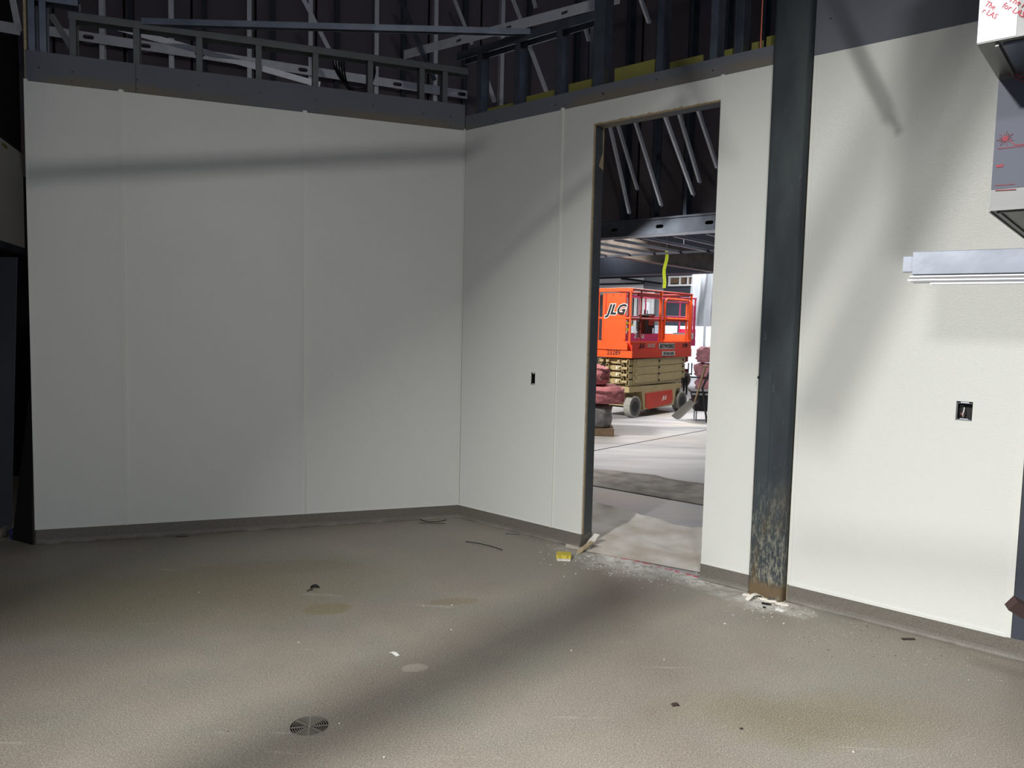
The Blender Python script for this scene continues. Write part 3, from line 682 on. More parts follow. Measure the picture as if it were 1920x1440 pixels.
build('filter_bank', MB().box(RF, HS+.06, HS+2.0, HN2+.03, HN-.02, HT-.010, HT-.002), 'galvanised_dark', hd)
ux = np.array([*RF.t, 0]); uz = np.array([0, 0, 1.]); a_ = math.radians(-38)
du = ux*math.cos(a_)+uz*math.sin(a_); dv = -ux*math.sin(a_)+uz*math.cos(a_)
def on(px, py, off):  # a point of the hood's face plane
    return onwall(px, py, RF, off)
for wd, px, py, sz in (('The', 1848, 6, .023), ('r LAS', 1843, 19, .023), ('The No', 1893, -3, .025), ('for LASER P', 1881, 9, .025)):
    text('lettering', wd, 'red_ink', on(px, py, HN2-.004), du, dv, sz, hd, align='LEFT')
text('lettering', 'R CO:', 'red_ink_dark', on(1892, 136, HN-.004), du, dv, .026, hd, align='LEFT')
st = MB(); c0 = RF.inv(on(1885, 260, HN-.004))
for i in range(14):
    a = 2*math.pi*i/14+.1; r = .028 if i % 2 else .021
    st.bar(RF.p(c0[0], HN-.004, c0[2]), RF.p(c0[0]+r*math.cos(a), HN-.004, c0[2]+r*math.sin(a)), .003, .001, up=(0, 0, 1) if abs(math.sin(a)) < .7 else (*RF.t, 0))
st.cyl(RF.p(c0[0], HN-.004, c0[2]), (*RF.n, 0), .010, .002, 12)
build('starburst', st, 'red_ink_dark', hd)
for p, q, w_ in (((1893, 262), (1903, 272), .003), ((1903, 272), (1925, 270), .003), ((1870, 279), (1925, 273), .0025), ((1868, 312), (1881, 310), .010), ((1866, 348), (1903, 345), .002), ((1866, 357), (1905, 355), .003)):
    build('printed_line', MB().bar(on(*p, HN-.004), on(*q, HN-.004), .001, w_), 'red_ink_dark', hd)

# ================================================================== BUNDLE OF STEEL CHANNELS at right
KB = .76; cp = cO + ray(1692, 493)*2.9*KB/ray(1692, 493)[1]
ca = math.radians(-34); CF = Frame(ca, cp[0], cp[1])
def channel(u0, v0, z0, w=.092, leg=.034, L=1.6, lab=''):
    mb = MB(); t = .0014; u0, v0, w, leg = u0*KB, v0*KB, w*KB, leg*KB
    mb.box(CF, u0, L, v0, v0+t, z0, z0+w); mb.box(CF, u0, L, v0, v0+leg, z0, z0+t); mb.box(CF, u0, L, v0, v0+leg, z0+w-t, z0+w)
    o = build('steel_channel', mb, 'galvanised', None); return tag(o, lab, 'steel channel', 'steel channels stacked on the rack at right')
z = cp[2]-.045*KB
channel(.0, .022, z+.012*KB, w=.060, leg=.05, lab='short protruding grey channel at the left end of the steel stack')
channel(.035, -.0, z+.0, w=.086, leg=.09, lab='tall top channel of the steel stack in front of the right wall')
for k in range(5):
    mb = MB(); zz = z-(.006+.0072*k)*KB; u = (.028+random.uniform(-.006, .008)+(.075 if k == 4 else 0))*KB
    mb.box(CF, u, 1.6, (-.006*k-.004)*KB, .085*KB, zz, zz+.0016).box(CF, u, 1.6, (-.006*k-.004)*KB, (-.006*k-.004)*KB+.0014, zz-.003, zz+.0016)
    tag(build('steel_channel', mb, 'steel_satin' if k % 2 else 'galvanised_bright'), 'flat channel nested in the steel stack, %s under the tall one' % ('first', 'second', 'third', 'fourth', 'lowest')[k], 'steel channel', 'steel channels stacked on the rack at right')
rk = thing('pipe_rack', CF.p(1.1, 0, 0), 'pipe rack carrying the steel channels beyond the right edge', 'rack')
for u in (1.2, 1.6):
    build('upright', MB().box(CF, u-.02, u+.02, .10, .14, 0, z-.04), 'galvanised_dark', rk); build('arm', MB().box(CF, u-.02, u+.02, -.06, .14, z-.08, z-.040), 'galvanised_dark', rk)
# brown steel offcut at the right edge
P = cO + ray(1905, 1136)*2.95/ray(1905, 1136)[1]
sb = MB().bar(P+cR*-.02+cU*.012, P+cR*.45+cU*-.26, .04, .052, up=(0, -.3, 1))
tag(build('steel_angle', sb, 'brown_steel'), 'brown steel bar end poking in at the lower right edge', 'steel bar')
us = MB().box(WF, P[0]+.30, P[0]+.36, P[1]-.03, P[1]+.03, 0, P[2]-.20).box(WF, P[0]+.25, P[0]+.60, P[1]-.15, P[1]+.15, 0, .02)
tag(build('support_stand', us, 'brown_steel'), 'small stand under the brown bar at the right edge', 'stand')

# ================================================================== FLOOR DRAIN
dn = thing('floor_drain', (DR[0], DR[1], -.01), 'round floor drain with a slotted grate in the foreground floor', 'drain')
mb = MB(); n = 32
mb.tube([(DR[0], DR[1], .0005), (DR[0], DR[1], -.09)], [.0785, .06], n, caps=False); build('bowl', mb, 'black_void', dn, smooth=True)
build('bowl_bottom', MB().cyl((DR[0], DR[1], -.092), (0, 0, 1), .062, .004, 24), 'black_void', dn)
def ring(r0, r1, z0, z1, n=40):
    mb = MB(); V = []
    for i in range(n):
        a = 2*math.pi*i/n; c, s_ = math.cos(a), math.sin(a)
        V += [(DR[0]+r0*c, DR[1]+r0*s_, z0), (DR[0]+r1*c, DR[1]+r1*s_, z0), (DR[0]+r1*c, DR[1]+r1*s_, z1), (DR[0]+r0*c, DR[1]+r0*s_, z1)]
    F = []
    for i in range(n):
        a = 4*i; b = 4*((i+1) % n)
        for j in range(4): F.append((a+j, a+(j+1) % 4, b+(j+1) % 4, b+j))
    return mb.add(V, F)
build('rim', ring(.073, .079, -.006, .001), 'drain_steel', dn)
for r in (.065, .0565, .048, .0395, .031, .0225, .014): build('grate_ring', ring(r-.0011, r+.0011, -.004, -.001), 'drain_steel', dn)
for k in range(8):
    a = math.pi*k/4+.2; mb = MB(); c, s_ = math.cos(a), math.sin(a)
    mb.bar((DR[0]+.012*c, DR[1]+.012*s_, -.0028), (DR[0]+.075*c, DR[1]+.075*s_, -.0028), .0032, .003); build('grate_spoke', mb, 'drain_steel', dn)
build('hub', MB().cyl((DR[0], DR[1], -.0025), (0, 0, 1), .008, .003, 12), 'drain_steel', dn)

# ================================================================== LITTER ON THE FLOOR
def arc(p, q, sag, r, m, name, lab, cat, n=14):
    A, B = onz(*p), onz(*q); d = B-A; nn = np.array([-d[1], d[0], 0]); nn /= np.linalg.norm(nn); pts = []
    for i in range(n+1):
        t = i/n; pts.append(A+d*t+nn*sag*4*t*(1-t)+np.array([0, 0, r+.006*4*t*(1-t)*(1 if sag else 0)]))
    return tag(build(name, MB().tube(pts, r, 6), m, smooth=True), lab, cat)
arc((787, 974), (837, 975), -.10, .0028, 'black_rubber', 'cable_tie', 'curved black cable tie on the floor near the wall corner', 'cable tie')
arc((785, 981), (834, 982), -.02, .0018, 'black_rubber', 'wire_offcut', 'thin dark wire lying beside the curved cable tie', 'wire')
z_ = arc((873, 1016), (942, 1032), .01, .0028, 'black_rubber', 'cable_tie', 'straight black cable tie on the floor in front of the right wall', 'cable tie')
arc((330, 1007), (352, 1006), .0, .0025, 'black_rubber', 'wire_offcut', 'short black wire along the base of the left wall', 'wire')
arc((948, 1001), (974, 1003), -.015, .0018, 'blue_plastic', 'wire_offcut', 'thin blue wire with a kink by the right baseboard', 'wire')
def chip(px, py, L, W, T, ang, m, name, lab, cat, bend=.0, group=None, tilt=0.):
    P = onz(px, py); mb = MB(); k = 6; c, s_ = math.cos(ang), math.sin(ang); V = []
    for i in range(k+1):
        u = (i/k-.5)*L; zc = .001 + bend*(1-(2*i/k-1)**2) + tilt*(i/k)
        for v, dz in ((-W/2, 0), (W/2, 0), (W/2, T), (-W/2, T)):
            vv = v*(1+.15*math.sin(i*2.1)); V.append((P[0]+u*c-vv*s_, P[1]+u*s_+vv*c, zc+dz))
    F = [(3, 2, 1, 0), tuple(4*k+j for j in range(4))]
    for i in range(k):
        for j in range(4): F.append((4*i+j, 4*i+(j+1) % 4, 4*i+4+(j+1) % 4, 4*i+4+j))
    return tag(build(name, mb.add(V, F), m), lab, cat, group)
chip(739, 1227, .055, .022, .001, -.75, 'white_paint', 'paper_scrap', 'white curled paper scrap in the middle of the floor', 'paper scrap', .006)
chip(1057, 1046, .10, .085, .03, -.1, 'mineral_yellow', 'insulation_chunk', 'yellow mineral wool chunk lying left of the doorway', 'insulation')
chip(1057, 1051, .09, .03, .008, -.05, 'plaster_white', 'plaster_crumb', 'white plaster crumb in front of the yellow wool chunk', 'plaster')
chip(1108, 1027, .17, .045, .012, .95, 'plaster_white', 'board_offcut', 'broken gypsum board strip tilted against the jamb base', 'board offcut', 0, None, .07)
chip(1097, 1034, .14, .035, .010, .75, 'raw_edge', 'board_offcut', 'smaller gypsum splinter left of the broken strip', 'board offcut', 0, None, .05)
chip(590, 1103, .05, .022, .008, .3, 'black_ink', 'black_scrap', 'torn black rubber scrap on the left floor', 'scrap', .012)
chip(581, 1108, .035, .006, .003, .7, 'black_ink', 'black_scrap', 'thin tail piece beside the torn black scrap', 'scrap', .004)
chip(1463, 1145, .05, .026, .006, -1.0, 'white_paint', 'white_offcut', 'white plastic offcut in front of the steel column', 'offcut')
chip(1437, 1133, .05, .022, .004, -.4, 'black_ink', 'dark_chip', 'dark chip at the foot of the steel column', 'chip')
chip(1433, 1140, .016, .012, .006, -.4, 'black_ink', 'dark_chip', 'tiny dark crumb below the column chip', 'chip')
chip(1416, 1124, .12, .03, .003, .35, 'plaster_white', 'paper_scrap', 'crumpled pale paper strip at the left foot of the column', 'paper scrap', .03)
chip(1266, 1323, .03, .018, .005, .2, 'brown_steel', 'dark_chip', 'small brown lump in the lower right foreground floor', 'chip', .004)
chip(1390, 1367, .012, .010, .003, .4, 'brown_steel', 'dark_chip', 'tiny brown crumb below right of the brown lump', 'chip')
chip(1703, 1199, .07, .018, .004, .1, 'brown_steel', 'dark_chip', 'brown flake in front of the right baseboard', 'chip')
chip(712, 974, .05, .03, .01, .4, 'film_white', 'clear_wrap', 'crinkled clear wrap scrap at the left wall base', 'wrap', .02)
mb = MB()
def crumb(px, py, r):
    P = onz(px, py)
    if RF.inv(P)[1] > -.04 and not D0 < RF.inv(P)[0] < D1: return
    r2 = r*random.uniform(.5, 1); a = random.uniform(0, 3)
    mb.bar((P[0]-r*math.cos(a), P[1]-r*math.sin(a), r2*.5), (P[0]+r*math.cos(a), P[1]+r*math.sin(a), r2*.45), r*1.3, r2)
for i in range(420):
    if i < 190: x = random.gauss(1150, 55); y = 1048+ (x-1100)*.20 + random.gauss(0, 13)
    elif i < 250: x = random.gauss(1300, 30); y = 1078+random.gauss(0, 12)
    elif i < 310: x = random.gauss(1450, 45); y = 1142+random.gauss(0, 12)
    else: x = random.uniform(1480, 1890); y = 1135+(x-1480)*.24+random.uniform(0, 60)
    if onz(x, y)[1] > 0 and RF.inv(onz(x, y))[1] < -.03 or D0 < RF.inv(onz(x, y))[0] < D1: crumb(x, y, random.uniform(.0012, .0045) if i < 310 else random.uniform(.001, .002))
for px, py in ((1028, 1022), (1020, 1048), (1029, 1039), (794, 1136), (847, 1135), (1071, 1220), (1057, 1081), (846, 1181), (636, 1357), (373, 1111), (1245, 1237), (720, 1420), (1600, 1410), (560, 1205)): crumb(px, py, .0035)
o = build('plaster_crumbs', mb, 'plaster_white'); tag(o, 'scattered white plaster crumbs and dust on the floor around the doorway', 'debris'); o['kind'] = 'stuff'
mb = MB()
for i in range(60): crumb(random.uniform(1480, 1850), random.uniform(1160, 1240), random.uniform(.001, .003))
for i in range(30): crumb(random.uniform(100, 900), random.uniform(1040, 1400), random.uniform(.001, .002))
o = build('dirt_crumbs', mb, 'brown_steel'); tag(o, 'scattered dark dirt crumbs across the floor', 'debris'); o['kind'] = 'stuff'
# red chalk line at the threshold
mb = MB(); q = [onz(1122, 1036), onz(1180, 1050), onz(1240, 1064), onz(1308, 1082)]
for a, b in zip(q, q[1:]): mb.bar((a[0], a[1], .0005), (b[0], b[1], .0005), .032, .001)
tag(build('chalk_line', mb, 'chalk_red'), 'red chalk line across the doorway threshold', 'mark')

# floor protection paper in the hall
def sheet(name, pts, m, lab, n=14, lift=.0, amp=.006):
    """bilinear sheet between four floor corners (near-left, near-right, far-right, far-left)"""
    q = [np.array(onz(*p)) for p in pts]; mb = MB(); V = []; F = []
    for i in range(n+1):
        for j in range(n+1):
            u, v = i/n, j/n; P = (q[0]*(1-u)+q[1]*u)*(1-v)+(q[3]*(1-u)+q[2]*u)*v
            z = .006+amp*(math.sin(9*u+3*v)*math.sin(7*v+2*u)+1+.4*math.sin(26*u+11*v)*math.sin(19*v-8*u))*.5*(min(1, v*5))
            if v > .8: z += lift*((v-.8)/.2)**2*(.5+.5*math.sin(5*u+1))
            if name == 'floor_paper' and j == n: P = P+np.array([0, .02*math.sin(23*u)+.015*math.sin(51*u), 0])
            V.append((P[0], P[1], z))
    N_ = len(V); V += [(a, b, c-.002) for a, b, c in V]
    for i in range(n):
        for j in range(n):
            a = i*(n+1)+j; f = (a, a+n+1, a+n+2, a+1); F.append(f); F.append(tuple(k+N_ for k in f[::-1]))
    rim = [j for j in range(n+1)]+[i*(n+1)+n for i in range(1, n+1)]+[n*(n+1)+j for j in range(n-1, -1, -1)]+[i*(n+1) for i in range(n-1, 0, -1)]
    for k in range(len(rim)): a, b = rim[k], rim[(k+1) % len(rim)]; F.append((a, b, b+N_, a+N_))
    return tag(build(name, mb.add(V, F), m, smooth=True), lab, 'paper')
sheet('floor_paper', ((1060, 1027), (1318, 1075), (1345, 1000), (1085, 952)), 'paper', 'dusty brown floor paper with torn edge inside the doorway', n=30, lift=.07, amp=.014)
sheet('floor_paper', ((1060, 902), (1345, 952), (1345, 912), (1060, 872)), 'paper_grey', 'wrinkled floor paper strip further into the hall', n=16, amp=.02)

# ================================================================== SCISSOR LIFT
LA = math.radians(49.33)
def lift(org, ang, cols, name_label, texts=True, group=None):
    ORG, RAIL, DECK, SKIRT, SCI, CHS = cols
    F = Frame(ang, org[0], org[1]); t = thing('scissor_lift', (org[0], org[1], 0), name_label, 'scissor lift', group)
    X0, X1, Wd = -.23, 2.04, .72
    # wheels
    for x in (0, 1.75):
        for v in (.06, .66):
            wh_ = build('wheel', MB().cyl(F.p(x, v, .195), (*F.n, 0), .195, .125, 28), 'lift_tyre', t, smooth=True)
            build('hub', MB().cyl(F.p(x, v, .195), (*F.n, 0), .10, .135, 20), 'black_rubber', wh_, smooth=True)
            build('rim', MB().cyl(F.p(x, v, .195), (*F.n, 0), .165, .128, 24), 'lift_tyre_side', wh_, smooth=True)
    # chassis
    build('chassis', MB().box(F, -.10, 1.95, .16, .58, .20, .46).box(F, -.22, 1.70, .0, Wd, .46, .56), CHS, t)
    mb = MB().prism([F.p(.22, .0, .46), F.p(.30, .0, .12), F.p(1.42, .0, .14), F.p(1.5, .0, .46)], (F.n[0]*.14, F.n[1]*.14, 0)); build('tray_frame', mb, CHS, t)
    mb = MB().prism([F.p(.34, -.012, .42), F.p(.36, -.012, .17), F.p(.46, -.012, .12), F.p(1.30, -.012, .18), F.p(1.36, -.012, .26), F.p(1.32, -.012, .44)], (F.n[0]*.02, F.n[1]*.02, 0)); td = build('battery_tray', mb, SKIRT, t)
    if texts: text('emblem', 'JLG', 'white_paint', F.p(1.02, -.014, .30), (*F.t, 0), (0, 0, 1), .10, td, .3, .002)
    build('drive_motor', MB().cyl(F.p(-.12, .36, .34), (*F.n, 0), .08, .34, 16), 'black_rubber', t, smooth=True)
    for xa_ in (0, 1.75): build('axle', MB().cyl(F.p(xa_, .36, .195), (*F.n, 0), .035, .6, 12), 'black_rubber', t)
    build('ladder', MB().box(F, 1.86, 1.88, .02, .05, .3, .62).box(F, 1.98, 2.0, .02, .05, .3, .62).box(F, 1.86, 2.0, .02, .06, .32, .35), 'black_rubber', t)
    # folded scissor arms: hollow ends towards the viewer
    zz = [.60, .72, .84, .96]
    for k, z0 in enumerate(zz):
        for j, v in enumerate((.04, .17, .50, .63)):
            h = .105; w_ = .06; dx = .04 if j in (1, 2) else 0; za = z0+(-.02 if j in (0, 3) else .012)
            x1 = 1.80 if k > 0 else 1.7
            mb = MB(); th = .008
            mb.box(F, X0+dx, x1, v-w_/2, v-w_/2+th, za, za+h).box(F, X0+dx, x1, v+w_/2-th, v+w_/2, za, za+h).box(F, X0+dx, x1, v-w_/2, v+w_/2, za, za+th).box(F, X0+dx, x1, v-w_/2, v+w_/2, za+h-th, za+h)
            mb.box(F, X0+dx+.12, X0+dx+.13, v-w_/2, v+w_/2, za, za+h)
            ar = build('scissor_arm', mb, SCI, t)
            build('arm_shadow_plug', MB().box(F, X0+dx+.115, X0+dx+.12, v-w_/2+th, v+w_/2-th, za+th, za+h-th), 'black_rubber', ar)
        for v0, v1 in ((.05, .16), (.21, .26), (.44, .50), (.56, .64)):
            build('pivot_pin', MB().cyl(F.p(X0+.02, (v0+v1)/2, z0+.045), (*F.n, 0), .026, v1-v0, 12), SCI, t, smooth=True)
        build('cross_plate', MB().box(F, X0+.10, X0+.11, .21, .47, z0, z0+.09), SCI, t)
        if k < 3: build('warning_label', MB().box(F, X0+.095, X0+.099, .25, .34, z0+.02, z0+.07), 'white_paint', t)
        for x in (.0, .80, 1.72): build('pivot_cap', MB().cyl(F.p(x, -.002, z0+.05), (*F.n, 0), .020, .03, 10), 'black_rubber' if x else SCI, t, smooth=True)
    # side plates of the folded stack, slightly sloping seams
    for k in range(3):
        z0 = .62+.145*k; mb = MB().prism([F.p(-.10, .0, z0), F.p(1.82, .0, z0+.035), F.p(1.82, .0, z0+.168), F.p(-.10, .0, z0+.138)], (F.n[0]*.015, F.n[1]*.015, 0)); build('side_arm', mb, SCI, t)
    # platform deck
    dk = build('deck', MB().box(F, X0+.06, X1, .0, Wd, 1.21, 1.35), DECK, t)
    build('side_skirt', MB().box(F, X0+.04, X1-.0, -.012, .0, 1.07, 1.22), SKIRT, dk)
    build('side_skirt', MB().box(F, X0+.04, X1-.0, Wd, Wd+.012, 1.07, 1.22), SKIRT, dk)
    build('end_bumper', MB().box(F, X0-.02, X0+.01, -.05, .70, 1.075, 1.20), ORG, t)
    build('step_plate', MB().prism([F.p(X0-.04, v, z) for v, z in ((.04, 1.215), (.68, 1.215), (.70, 1.27), (.68, 1.37), (.08, 1.37), (.04, 1.30))], (F.t[0]*.03, F.t[1]*.03, 0)), ORG, t)
    # toeboards
    build('toe_board', MB().box(F, X0, X1, .0, .012, 1.35, 1.37).box(F, X1-.012, X1, 0, Wd, 1.35, 1.50), ORG if texts else DECK, t)
    # end panel
    if texts:
        ep = build('end_panel', MB().box(F, X0-.012, X0, .10, .60, 1.37, 2.22), ORG, t)
        build('panel_recess', MB().box(F, X0-.018, X0-.012, .10, .13, 1.37, 1.78).box(F, X0-.018, X0-.012, .57, .60, 1.37, 1.78).box(F, X0-.018, X0-.012, .10, .60, 1.37, 1.40), ORG, ep)
        build('panel_fold', MB().box(F, X0-.02, X0-.012, .10, .12, 1.80, 2.22).box(F, X0-.02, X0-.012, .52, .54, 1.80, 2.22), 'lift_red', ep)
        for v in (.22, .38):
            for z0 in (1.97, 2.16): build('rib', MB().box(F, X0-.018, X0-.012, v-.006, v+.006, z0, z0+.06), 'lift_red', ep)
        text('emblem', 'JLG', 'white_paint', F.p(X0-.020, .315, 1.92), (-F.n[0], -F.n[1], 0), (0, 0, 1), .25, ep, .35, .020)
        text('emblem', 'JLG', 'black_ink', F.p(X0-.023, .315, 1.92), (-F.n[0], -F.n[1], 0), (0, 0, 1), .25, ep, .35, .009)
        text('unit_number', '23289', 'black_ink', F.p(X0-.022, .33, 1.155), (-F.n[0], -F.n[1], 0), (0, 0, 1), .115, ep, 0, .001)
        text('emblem', 'JLG', 'black_ink', F.p(.16, -.004, 1.29), (*F.t, 0), (0, 0, 1), .11, dk, .35, .003)
        text('model_number', '2632ES', 'label_silver', F.p(.48, -.004, 1.29), (*F.t, 0), (0, 0, 1), .095, dk, 0, .001)
        sgn = build('owner_sign', MB().box(F, .76, 1.36, -.006, -.001, 1.225, 1.335), 'label_silver', dk)
        text('lettering', 'SKYWORKS', 'black_ink', F.p(1.06, -.009, 1.28), (*F.t, 0), (0, 0, 1), .105, sgn, .3, .003)
        sg2 = build('phone_sign', MB().box(F, .86, 1.36, -.018, -.0125, 1.10, 1.185), 'label_silver', dk)
        text('lettering', '877-601-5438', 'black_ink', F.p(1.11, -.021, 1.142), (*F.t, 0), (0, 0, 1), .068, sg2, 0, .001)
        text('unit_number', '23289', 'black_ink', F.p(1.78, -.004, 1.29), (*F.t, 0), (0, 0, 1), .085, dk, 0, .001)
    # guard rails
    def rail(z0, nm='rail', r=.019):
        pts = [F.p(X0, .02, z0), F.p(X1, .02, z0), F.p(X1, Wd-.02, z0), F.p(X0, Wd-.02, z0), F.p(X0, .02, z0)]
        for a, b, m_ in ((0, 1, RAIL), (1, 2, RAIL), (2, 3, RAIL), (3, 0, ORG)): build(nm, MB().tube([pts[a], pts[b]], r, 8), m_, t, smooth=True)
    rail(2.29, 'top_rail', .021); rail(1.775, 'mid_rail', .018)
    if texts:
        build('top_rail', MB().box(F, X0-.03, X0+.03, -.03, .70, 2.245, 2.30), ORG, t)
        build('top_rail', MB().box(F, X0, X1, .01, .04, 2.20, 2.225).box(F, .0, .84, .0, .03, 2.17, 2.235), RAIL, t)
    for x, v, m_, r in ((X0, .02, ORG, .02), (X0, Wd-.02, ORG, .02), (.12, .02, RAIL, .016), (.82, .02, ORG, .03), (X1-.03, .02, ORG, .025), (X1-.03, Wd-.02, RAIL, .02), (.8, Wd-.02, RAIL, .02)):
        build('post', MB().tube([F.p(x, v, 1.35), F.p(x, v, 2.29)], r, 8), m_, t, smooth=True)
    build('post', MB().tube([F.p(.92, .02, 1.35), F.p(.92, .02, 1.75)], .02, 8), ORG, t)
    # entry gate with rounded corners
    def hoop(z0, z1, x0, x1, r=.09):
        P = [F.p(x0, .0, z0)]
        for i in range(6): a = math.pi-math.pi/2*i/5; P.append(F.p(x0+r+r*math.cos(a), 0, z1-r+r*math.sin(a)))
        for i in range(6): a = math.pi/2-math.pi/2*i/5; P.append(F.p(x1-r+r*math.cos(a), 0, z1-r+r*math.sin(a)))
        P.append(F.p(x1, 0, z0)); return P
    gt = build('gate', MB().tube(hoop(1.40, 2.17, .94, 1.90), .02, 8), ORG if texts else RAIL, t, smooth=True)
    build('gate_bar', MB().tube([F.p(1.02, 0, 1.80), F.p(1.80, 0, 1.80)], .02, 8), ORG, gt)
    for x in (1.80, 1.96): build('gate_post', MB().tube([F.p(x, 0, 1.36), F.p(x, 0, 2.10)], .02, 8), ORG, gt)
    # controls
    cb = build('control_box', MB().box(F, .42, .70, .10, .25, 1.50, 1.86), 'black_rubber', t, bevel=.01)
    build('control_face', MB().box(F, .52, .70, .09, .10, 1.66, 1.85), 'lift_dark_red', cb)
    build('joystick', MB().tube([F.p(.5, .17, 1.86), F.p(.5, .17, 1.95)], .012, 8), 'black_rubber', cb)
    # coiled cord
    pts = [F.p(.10+.03*math.cos(i*1.3), .05+.03*math.sin(i*1.3), 1.80-.008*i) for i in range(46)]
    build('coiled_cord', MB().tube(pts, .010, 5), 'black_rubber', t)
    build('document_tube', MB().box(F, -.12, .06, .20, .26, 1.55, 1.60).box(F, -.12, .06, .20, .26, 1.68, 1.71), 'strap_yellow', t)
    return t
P0 = onz(1190, 783)
lift(P0, LA, ('lift_orange', 'lift_dark_red', 'lift_red', 'lift_red', 'lift_cream', 'lift_cream'), 'orange scissor lift with cream folded arms seen through the doorway')
# pink lift behind
Q0 = onz(1187, 727); A2 = math.radians(25); F2 = Frame(A2, *(Q0[:2]))
pl = lift(Q0, A2, ('lift_pink', 'lift_pink', 'lift_pink', 'lift_pink', 'lift_dark_red', 'lift_dark_red'), 'pink scissor lift parked far behind the orange one', texts=False)
text('model_number', '2632', 'white_paint', F2.p(.12, -.03, 1.30), (*F2.t, 0), (0, 0, 1), .17, pl, 0, .004)
ns = build('name_plate', MB().box(F2, 1.25, 1.95, -.03, -.014, 1.24, 1.40), 'white_paint', pl)
text('lettering', 'nec', 'lift_dark_red', F2.p(1.55, -.035, 1.325), (*F2.t, 0), (0, 0, 1), .17, ns, 0, .004)
pl.scale = (1, 1, 1.09)

# ================================================================== OTHER THINGS IN THE HALL
def blob_box(fr, u0, u1, v0, v1, z0, z1, n=7, amp=.03, seed=1):
    """soft-edged bundle: subdivided box with uneven surface"""
    rnd = random.Random(seed); bm = bmesh.new(); bmesh.ops.create_cube(bm, size=1); bmesh.ops.subdivide_edges(bm, edges=bm.edges[:], cuts=n, use_grid_fill=True)
    c = Vector(((u0+u1)/2, (v0+v1)/2, (z0+z1)/2)); d = Vector((u1-u0, v1-v0, z1-z0)); bm.verts.index_update(); V = []
    for v in bm.verts:
        p = v.co*2; q = Vector([math.copysign(abs(a)**1.0, a) for a in p]); k = max(0, (abs(p.x)**6+abs(p.y)**6+abs(p.z)**6)**(1/6)); q = p/k if k > 1 else p
        q = Vector((q.x*d.x/2, q.y*d.y/2, q.z*d.z/2)); q += Vector([rnd.uniform(-amp, amp) for _ in range(3)])*(0.3 if p.z < -.98 else 1)
        if p.z < -.98: q.z = -d.z/2
        P = c+q; V.append(fr.p(P.x, P.y, P.z))
    Fc = [tuple(v.index for v in f.verts) for f in bm.faces]; bm.free(); return MB().add(V, Fc)
PF = Frame(math.radians(-3), *onz(1128, 818)[:2])
tag(build('wooden_pallet', MB().box(PF, -.9, .18, 0, .9, .09, .115).box(PF, -.9, .18, 0, .09, 0, .09).box(PF, -.9, .18, .8, .9, 0, .09).box(PF, -.9, .18, .4, .5, 0, .09), 'wood'), 'pallet under the wrapped bundle left in the hall', 'pallet')
tag(build('wrapped_bundle', blob_box(PF, -.9, .16, 0, .9, .115, .45, amp=.015, seed=3), 'wrap_grey', smooth=True), 'grey plastic wrapped bundle on a pallet left inside the doorway', 'bundle')
tag(build('insulation_batt', blob_box(PF, -.85, .33, -.02, .8, .475, .73, amp=.018, seed=4), 'insulation', smooth=True), 'pink insulation batt lying on the wrapped bundle', 'insulation')
tag(build('insulation_batt', blob_box(PF, -.9, .10, .05, .8, .755, 1.02, amp=.025, seed=5), 'insulation', smooth=True), 'upper pink insulation batt of the left stack', 'insulation')
# pink insulation heap at right behind the bin
IF = Frame(math.radians(-25), *onz(1308, 733)[:2])
for k, (u0, u1, z0, z1, s_) in enumerate(((-.1, 1.3, 0, .33, 6), (-.15, 1.2, .37, .72, 7), (-.10, .52, .76, 1.15, 8), (.60, 1.25, .76, 1.05, 9))):
    tag(build('insulation_batt', blob_box(IF, u0, u1, 0, .8, z0, z1, amp=.04, seed=s_), 'insulation_light', smooth=True), ('bottom pink batt of the right heap', 'middle pink batt of the right heap', 'top left pink batt of the right heap by the plastic sheet', 'top right pink batt of the right heap by the wall edge')[k], 'insulation', 'pink insulation heap behind the black bin')
# black bin with scoop shovel
BF = Frame(math.radians(-8), *onz(1300, 790)[:2]); 
bn = thing('tool_bin', BF.p(.3, .2, 0), 'black tool bin on thin legs at the right side of the doorway view', 'bin')
build('bin_body', MB().add([BF.p(.02, .02, .18), BF.p(.72, .02, .18), BF.p(.72, .44, .18), BF.p(.02, .44, .18), BF.p(-.03, -.03, .50), BF.p(.78, -.03, .50), BF.p(.78, .5, .50), BF.p(-.03, .5, .50)],
      [(0, 3, 2, 1), (4, 5, 6, 7), (0, 1, 5, 4), (1, 2, 6, 5), (2, 3, 7, 6), (3, 0, 4, 7)]), 'black_rubber', bn)
build('bin_lid', MB().box(BF, -.06, .80, -.06, .53, .50, .535), 'black_rubber', bn); build('bin_rim', MB().box(BF, -.05, .79, -.07, -.055, .47, .50), 'grey_wall', bn)
for u in (.05, .68):
    for v in (.05, .4): build('leg', MB().tube([BF.p(u, v, 0), BF.p(u, v, .18)], .012, 6), 'galvanised', bn)
build('latch', MB().box(BF, -.07, -.03, .1, .2, .33, .38), 'black_rubber', bn)
sv = thing('scoop_shovel', BF.p(-.2, -.1, 0), 'grey scoop shovel leaning against the black bin', 'shovel')
SA = onz(1269, 787); tip = np.array([SA[0], SA[1], .01]); top = np.array(BF.p(.16, -.06, .97)); neck = tip+(np.array(BF.p(-.0, -.09, .34))-tip)
d = Vector(neck-tip); sd = Vector((.35, -.9, .0)).normalized(); pr = MB(); V = []; Fc = []
for i in range(5):
    t_ = i/4; wv_ = .15*(1-.25*t_**3); c_ = Vector(tip)+d*t_
    for j in range(5):
        a = (j/4-.5)*2; V.append(c_+sd*wv_*a+Vector((-.02, -.01, .05))*(a*a)*.8)
n_ = len(V); V += [v+Vector((.004, .0, -.006)) for v in V]
